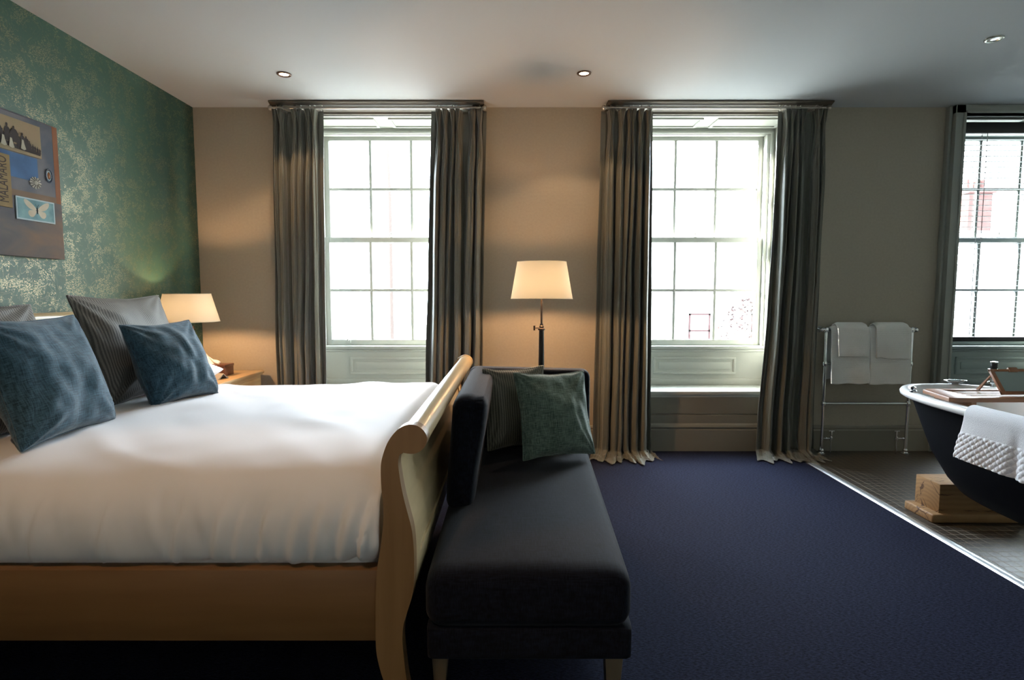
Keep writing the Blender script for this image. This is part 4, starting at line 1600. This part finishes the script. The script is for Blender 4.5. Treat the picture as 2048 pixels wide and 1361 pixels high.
for x, s in ((RX0, 1), (RX1, -1)):
    b = tube(bmesh.new(), [(x, RY, 0.125), (x + s * 0.075, RY, 0.125)], 0.0055, 12)
    tube(b, [(x + s * 0.075, RY, 0.0), (x + s * 0.075, RY, 0.155)], 0.0055, 12)
    lathe(b, [(0.012, -0.016), (0.014, 0.0), (0.012, 0.016)], (x + s * 0.075, RY, 0.125), 16)
    lathe(b, [(0.010, 0), (0.012, 0.006), (0.010, 0.012)], (x + s * 0.03, RY, 0.125), 12, 'x')
    tube(b, [(x + s * 0.053, RY, 0.185), (x + s * 0.097, RY, 0.185)], 0.0048, 10)
    tube(b, [(x + s * 0.075, RY, 0.15), (x + s * 0.075, RY, 0.188)], 0.007, 10)
    obj('valve', b, 'chrome', tr)


def towel_over(name, x0, x1, zfront, zback, y, r, thick, ztop, label, group, seed, skew=0.0, layers=1):
    """a folded towel hung over a bar that runs along x"""
    L = (ztop - zfront) + PI * r + (ztop - zback)

    def f(u, v):
        s = v * L
        x = x0 + (x1 - x0) * u
        edge = min(u, 1 - u) * 2
        if s < ztop - zfront:
            yy, zz = y - r, zfront + s
            fl = (ztop - zz) / (ztop - zfront)
        elif s < ztop - zfront + PI * r:
            a = (s - (ztop - zfront)) / r
            yy, zz = y - r * math.cos(a), ztop + r * math.sin(a)
            fl = 0
        else:
            q = s - (ztop - zfront) - PI * r
            yy, zz = y + r, ztop - q
            fl = q / (ztop - zback) * 0.3
        yy += -fl * 0.006 * math.sin(u * 7 + seed) + fl * 0.008 * noise.noise(Vector((u * 3, zz * 6, seed)))
        x += skew * fl + 0.003 * noise.noise(Vector((u * 2, zz * 9, seed)))
        zz += 0.006 * noise.noise(Vector((u * 3.5, 1, seed))) * fl * 2
        zz -= 0.010 * smooth01(1 - edge * 4) * (1 - fl)
        return (x, yy, zz)
    b = bmesh.new()
    grid(b, 34, 60, f)
    o = obj(name, b, 'towel', angle=80)
    md = o.modifiers.new('pile', 'SOLIDIFY')
    md.thickness = thick
    md.offset = 1
    bv = o.modifiers.new('soft', 'BEVEL')
    bv.width = thick * 0.4
    bv.segments = 3
    tag(o, label, 'towel', group)
    return o


G = 'white towels folded over the chrome towel rail'
towel_over('bath_towel', 2.466, 2.765, 0.565, 0.60, RY, 0.020, 0.015, 0.985, 'left large white bath towel hanging on the towel rail', G, 1.0, 0.012)
towel_over('bath_towel', 2.768, 3.086, 0.560, 0.59, RY, 0.020, 0.015, 0.985, 'right large white bath towel hanging on the towel rail', G, 2.0, 0.008)
towel_over('hand_towel', 2.505, 2.735, 0.778, 0.80, RY, 0.044, 0.011, 0.990, 'small white hand towel laid over the left bath towel', G, 3.0, 0.012)
towel_over('hand_towel', 2.800, 3.055, 0.765, 0.80, RY, 0.044, 0.011, 0.990, 'small white hand towel laid over the right bath towel', G, 4.0, 0.014)

# ------------------------------------------------------------------ bath
BC = (2.462, 2.44)
BA, BB = 0.392, 0.835


def sup(t, a, b_, e=2.6):
    c, s = math.cos(t), math.sin(t)
    return (a * math.copysign(abs(c) ** (2 / e), c), b_ * math.copysign(abs(s) ** (2 / e), s))


bath = thing('bathtub', (BC[0], BC[1], 0.2), 'freestanding roll-top bath, white inside and near-black outside, on timber blocks', 'bathtub')
NB = 88


def ring_surface(bm, rings, closed_end=True):
    R = []
    for (a, b_, z, ex) in rings:
        R.append([bm.verts.new((BC[0] + sup(2 * PI * k / NB, a, b_, ex)[0], BC[1] + sup(2 * PI * k / NB, a, b_, ex)[1], z)) for k in range(NB)])
    for A, B in zip(R, R[1:]):
        for k in range(NB):
            bm.faces.new((A[k], A[(k + 1) % NB], B[(k + 1) % NB], B[k]))
    if closed_end:
        bm.faces.new(R[-1])
    return R


b = bmesh.new()
ring_surface(b, [(BA - 0.052, BB - 0.052, 0.722, 2.5), (BA - 0.064, BB - 0.075, 0.66, 2.5), (BA - 0.085, BB - 0.13, 0.55, 2.5), (BA - 0.115, BB - 0.21, 0.42, 2.5),
                 (BA - 0.165, BB - 0.31, 0.30, 2.4), (BA - 0.23, BB - 0.42, 0.262, 2.3), (BA - 0.33, BB - 0.6, 0.252, 2.2)])
obj('inner_shell', b, 'white', bath, angle=80)
b = bmesh.new()
ring_surface(b, [(BA - 0.040, BB - 0.040, 0.712, 2.6), (BA - 0.055, BB - 0.065, 0.66, 2.5), (BA - 0.078, BB - 0.12, 0.55, 2.5), (BA - 0.105, BB - 0.19, 0.42, 2.5),
                 (BA - 0.150, BB - 0.28, 0.30, 2.4), (BA - 0.185, BB - 0.34, 0.245, 2.3), (BA - 0.25, BB - 0.43, 0.214, 2.2)])
obj('outer_shell', b, 'navy', bath, angle=80)
b = bmesh.new()
rim = []
for k in range(13):
    a = PI + PI * 1.25 * k / 12
    rim.append(a)
rr = []
for off, z in ((-0.052, 0.722), (-0.046, 0.732), (-0.034, 0.738), (-0.018, 0.738), (-0.006, 0.732), (0.0, 0.720), (-0.003, 0.706), (-0.014, 0.698), (-0.026, 0.698), (-0.038, 0.706), (-0.044, 0.715)):
    rr.append((BA + off, BB + off, z, 2.6))
ring_surface(b, rr, False)
obj('rolled_rim', b, 'white', bath, angle=80)

for k, (yy, lab) in enumerate(((3.105, 'cracked oak block holding up the far end of the bath'), (1.72, 'oak block under the near end of the bath'))):
    bk = thing('timber_block', (2.62, yy, 0), lab, 'block')
    x1 = 2.86
    bb_ = box(2.362, x1 if k else 2.86, yy - 0.090, yy + 0.095, 0.048, 0.212, 0.004)
    obj('beam', bb_, 'beam', bk)
    obj('plinth_board', box(2.312, x1 + 0.03, yy - 0.115, yy + 0.110, 0.001, 0.050, 0.009, seg=3), 'beam', bk)

# tray
ty = thing('bath_tray', (2.46, 2.78, 0.74), 'slatted reddish wooden bath tray lying across the bath', 'bath tray')
b = bmesh.new()
z0, z1 = 0.742, 0.764
prism(b, [(2.100, 2.66), (2.125, 2.645), (2.235, 2.645), (2.235, 2.915), (2.185, 2.915), (2.150, 2.90)], z0, z1, 'z', 0.003)
prism(b, [(2.82, 2.66), (2.79, 2.645), (2.70, 2.645), (2.70, 2.915), (2.76, 2.915), (2.80, 2.90)], z0, z1, 'z', 0.003)
bx(b, 2.230, 2.705, 2.645, 2.690, z0, z1, 0.003)
bx(b, 2.230, 2.705, 2.875, 2.915, z0, z1, 0.003)
obj('tray_frame', b, 'bwood', ty)
b = bmesh.new()
for k in range(6):
    yy = 2.702 + k * 0.029
    bx(b, 2.230, 2.705, yy, yy + 0.017, z0 + 0.002, z1 - 0.005, 0.002)
obj('tray_slats', b, 'bwood', ty)
for xa in (2.21, 2.71):
    obj('tray_cleat', box(xa, xa + 0.025, 2.66, 2.90, 0.716, 0.743, 0.002), 'bwood', ty)
# tilted mirror in a wooden frame on the tray
mr = thing('vanity_mirror', (2.56, 2.76, 0.764), 'small mirror in a tilted wooden frame on the bath tray', 'mirror')


def tilted(b, x0, x1, s0, s1, d0, d1, bev=0.002):
    """board in a plane rising from (y=2.70) backwards; s up the slope, d thickness"""
    bb2 = bmesh.new()
    bx(bb2, x0, x1, d0, d1, s0, s1, bev)
    R = Matrix.Rotation(math.radians(-38), 3, 'X')
    for v in bb2.verts:
        v.co = R @ v.co + Vector((0, 2.708, 0.7655))
    me_ = bpy.data.meshes.new('x')
    bb2.to_mesh(me_)
    bb2.free()
    b.from_mesh(me_)
    bpy.data.meshes.remove(me_)


MX0, MX1 = 2.405, 2.70
b = bmesh.new()
tilted(b, MX0, MX0 + 0.020, 0.010, 0.150, 0.0, 0.014)
tilted(b, MX1 - 0.020, MX1, 0.010, 0.150, 0.0, 0.014)
tilted(b, MX0, MX1, 0.010, 0.024, 0.0005, 0.0135)
tilted(b, MX0, MX1, 0.136, 0.150, 0.0005, 0.0135)
tilted(b, 2.500, 2.545, 0.134, 0.158, -0.003, 0.010)
obj('mirror_frame', b, 'bwood', mr)
b = bmesh.new()
tilted(b, MX0 + 0.016, MX1 - 0.016, 0.020, 0.140, 0.003, 0.009, 0)
obj('mirror_glass', b, 'mirror', mr, smooth=False)
for x in (MX0 + 0.004, MX1 - 0.012):
    b = prism(bmesh.new(), [(2.790, 0.857), (2.802, 0.850), (2.880, 0.766), (2.862, 0.766)], x, x + 0.008, 'x')
    obj('prop_strut', b, 'bwood', mr)
b = lathe(bmesh.new(), [(0.016, 0.0), (0.017, 0.006), (0.010, 0.012), (0.013, 0.020), (0.013, 0.026), (0.0, 0.031)], (2.140, 2.955, 0.739), 18)
tag(obj('chrome_knob', b, 'chrome'), 'small chrome knob on the bath rim beside the tray end', 'knob')
# soap dish
b = lathe(bmesh.new(), [(0.022, 0.0), (0.025, 0.002), (0.045, 0.010), (0.060, 0.018), (0.062, 0.020), (0.058, 0.0195), (0.042, 0.012), (0.020, 0.006), (0.0, 0.005)], (2.585, 3.235, 0.739), 32)
for v in b.verts:
    v.co.y = 3.235 + (v.co.y - 3.235) * 0.6
tag(obj('soap_dish', b, 'chrome'), 'shallow shiny metal soap dish on the far rim of the bath', 'soap dish')
# tap
tp = thing('bath_tap', (2.825, 3.26, 0.0), 'chrome tap with black cylindrical handle behind the mirror', 'tap')
obj('standpipe', lathe(bmesh.new(), [(0.035, 0.0), (0.035, 0.008), (0.014, 0.014), (0.012, 0.74)], (2.825, 3.26, 0.0), 20), 'chrome', tp)
obj('tap_body', lathe(bmesh.new(), [(0.026, 0.0), (0.026, 0.008), (0.014, 0.014), (0.013, 0.070), (0.026, 0.074), (0.028, 0.080), (0.026, 0.086), (0.014, 0.088)], (2.825, 3.26, 0.736), 24), 'chrome', tp)
obj('tap_handle', lathe(bmesh.new(), [(0.0165, 0.0), (0.0175, 0.003), (0.0175, 0.034), (0.0165, 0.036)], (2.825, 3.26, 0.824), 24), 'black', tp)
obj('handle_cap', lathe(bmesh.new(), [(0.0185, 0.0), (0.0185, 0.004), (0.010, 0.007), (0.0, 0.0075)], (2.825, 3.26, 0.860), 24), 'chrome', tp)
b = tube(bmesh.new(), [(2.825, 3.26, 0.79), (2.81, 3.22, 0.80), (2.79, 3.16, 0.795), (2.775, 3.11, 0.775)], 0.010, 12)
obj('spout', b, 'chrome', tp)

# towel over the bath rim, quilted border at its lower edge
TY0, TY1 = 1.86, 2.505


def rim_x(y):
    t = min(0.999, abs((y - BC[1]) / BB))
    return BC[0] - BA * (1 - t ** 2.6) ** (1 / 2.6)


def bt(u, v):
    y = TY1 + (TY0 - TY1) * u
    xo = rim_x(y)
    # path: inside drop -> over rim -> outside drop
    path = [(0.078, 0.58), (0.070, 0.66), (0.060, 0.72), (0.045, 0.748), (0.022, 0.754), (0.000, 0.746), (-0.014, 0.722), (-0.016, 0.68), (-0.016, 0.62), (-0.018, 0.56), (-0.020, 0.515)]
    dx, z = catmull(path, v)
    fold = noise.noise(Vector((u * 3.2, z * 0.8, 3.0)))
    out = smooth01((0.72 - z) / 0.2) if v > 0.5 else 0
    x = xo + dx - out * (0.012 + 0.014 * fold)
    # a soft vertical fold
    x += out * 0.016 * math.exp(-((u - 0.42) / 0.035) ** 2)
    if v > 0.5:
        z -= out * (0.020 * u)
    quilt = smooth01((0.635 - z) / 0.006) if v > 0.5 else 0
    if quilt > 0:
        p = (TY1 - y) / 0.030
        q = z / 0.030
        x -= quilt * 0.0045 * (abs(math.sin(PI * (p + q))) * abs(math.sin(PI * (p - q)))) ** 0.6
    y += out * 0.03 * (0.5 - u) + 0.003 * noise.noise(Vector((u * 4, z * 5, 8)))
    return (x, y, z)


b = bmesh.new()
grid(b, 210, 190, bt)
o = obj('bath_towel', b, 'towel2', angle=80)
md = o.modifiers.new('pile', 'SOLIDIFY')
md.thickness = 0.008
md.offset = 0
tag(o, 'white towel with quilted border draped over the bath rim', 'towel')

for k_m, m_m in M.items():
    if k_m.startswith('p_') or k_m == 'canvas':
        m_m.node_tree.nodes['Principled BSDF'].inputs['Specular IOR Level'].default_value = 0.08 if k_m not in ('p_gem', 'p_bead') else 0.4

# ------------------------------------------------------------------ outside, beyond the windows
tag(obj('ground', box(-60, 80, 5.2, 90, -3.7, -3.5), 'street', smooth=False), 'pale street surface seen from above', 'ground', kind='structure')


def house(x0, x1, y, zt, m, label, chim, winrows):
    h = thing('house', ((x0 + x1) / 2, y, -3.5), label, 'house')
    obj('facade', box(x0, x1, y, y + 7, -3.5, zt), m, h, smooth=False)
    b = bmesh.new()
    prism(b, [(y - 0.3, zt - 0.05), (y + 3.5, zt + 2.2), (y + 7.3, zt - 0.05)], x0 - 0.2, x1 + 0.2, 'x')
    obj('roof', b, 'slate', h, smooth=False)
    for cxx in chim:
        b = box(cxx - 0.55, cxx + 0.55, y + 2.6, y + 3.6, zt + 1.0, zt + 3.4)
        bx(b, cxx - 0.65, cxx + 0.65, y + 2.5, y + 3.7, zt + 3.4, zt + 3.62)
        ck = obj('chimney', b, 'brick', h, smooth=False)
        b = bmesh.new()
        for k in (-0.3, 0.1, 0.4):
            lathe(b, [(0.12, 0), (0.10, 0.5)], (cxx + k, y + 3.1, zt + 3.62), 12)
        obj('chimney_pot', b, 'brick', ck)
    for zc in winrows:
        x = x0 + 1.6
        while x < x1 - 1.2:
            b = bmesh.new()
            for a in ((-0.5, -0.42, -0.8, 0.8), (0.42, 0.5, -0.8, 0.8), (-0.5, 0.5, -0.8, -0.7), (-0.5, 0.5, 0.72, 0.8), (-0.5, 0.5, -0.04, 0.04)):
                bx(b, x + a[0], x + a[1], y - 0.06, y + 0.02, zc + a[2], zc + a[3])
            wf = obj('window', b, 'redpaint', h, smooth=False)
            obj('pane', box(x - 0.45, x + 0.45, y - 0.02, y - 0.005, zc - 0.75, zc + 0.75), 'slate', wf, smooth=False)
            x += 2.9


house(4.2, 15.5, 26, 1.4, 'render', 'pale house with red window frames beyond the bright window', [], [-0.4])
house(16, 34, 24, 2.6, 'render', 'pale house with a red brick chimney beyond the blind', [21.9], [])

lp = thing('street_lamp', (-2.58, 12.0, -3.5), 'slim curved street lamp outside the window beside the bed', 'street lamp')
obj('post', tube(bmesh.new(), [(-2.58, 12, -3.5), (-2.58, 12, 3.2), (-2.60, 12, 4.2), (-2.72, 12, 4.75), (-3.1, 12, 5.2), (-3.7, 12, 5.5)], [0.055, 0.042, 0.036, 0.032, 0.03, 0.03], 12), 'post', lp)
obj('lantern', rbox(-4.2, -3.65, 11.9, 12.1, 5.42, 5.56, 0.05, cuts=5), 'post', lp)

shr = thing('shrub', (6.3, 14.5, -3.5), 'russet leaved shrub outside the bright window', 'shrub')
b = bmesh.new()
rnd = random.Random(4)
for k in range(9):
    a = rnd.uniform(0, 2 * PI)
    tube(b, [(6.3, 14.5, -3.5), (6.3 + 0.3 * math.cos(a), 14.5 + 0.3 * math.sin(a), -1.5), (6.3 + 1.1 * math.cos(a), 14.5 + 1.0 * math.sin(a), rnd.uniform(0.0, 0.8))], [0.05, 0.03, 0.008], 6)
obj('branches', b, 'post', shr)
b = bmesh.new()
for k in range(1500):
    a = rnd.uniform(0, 2 * PI)
    r = 1.25 * rnd.random() ** 0.5
    zc = rnd.uniform(-2.0, 1.15)
    r *= max(0.15, 1 - ((zc + 0.4) / 1.8) ** 2)
    c = Vector((6.3 + r * math.cos(a), 14.5 + r * math.sin(a), zc))
    d1 = Vector((rnd.uniform(-1, 1), rnd.uniform(-1, 1), rnd.uniform(-1, 1))).normalized() * 0.055
    d2 = d1.cross(Vector((rnd.uniform(-1, 1), rnd.uniform(-1, 1), rnd.uniform(-1, 1)))).normalized() * 0.03
    b.faces.new([b.verts.new(c + q) for q in (d1, d2, -d1, -d2)])
lf = obj('foliage', b, 'leaf', shr, smooth=False, recalc=False)
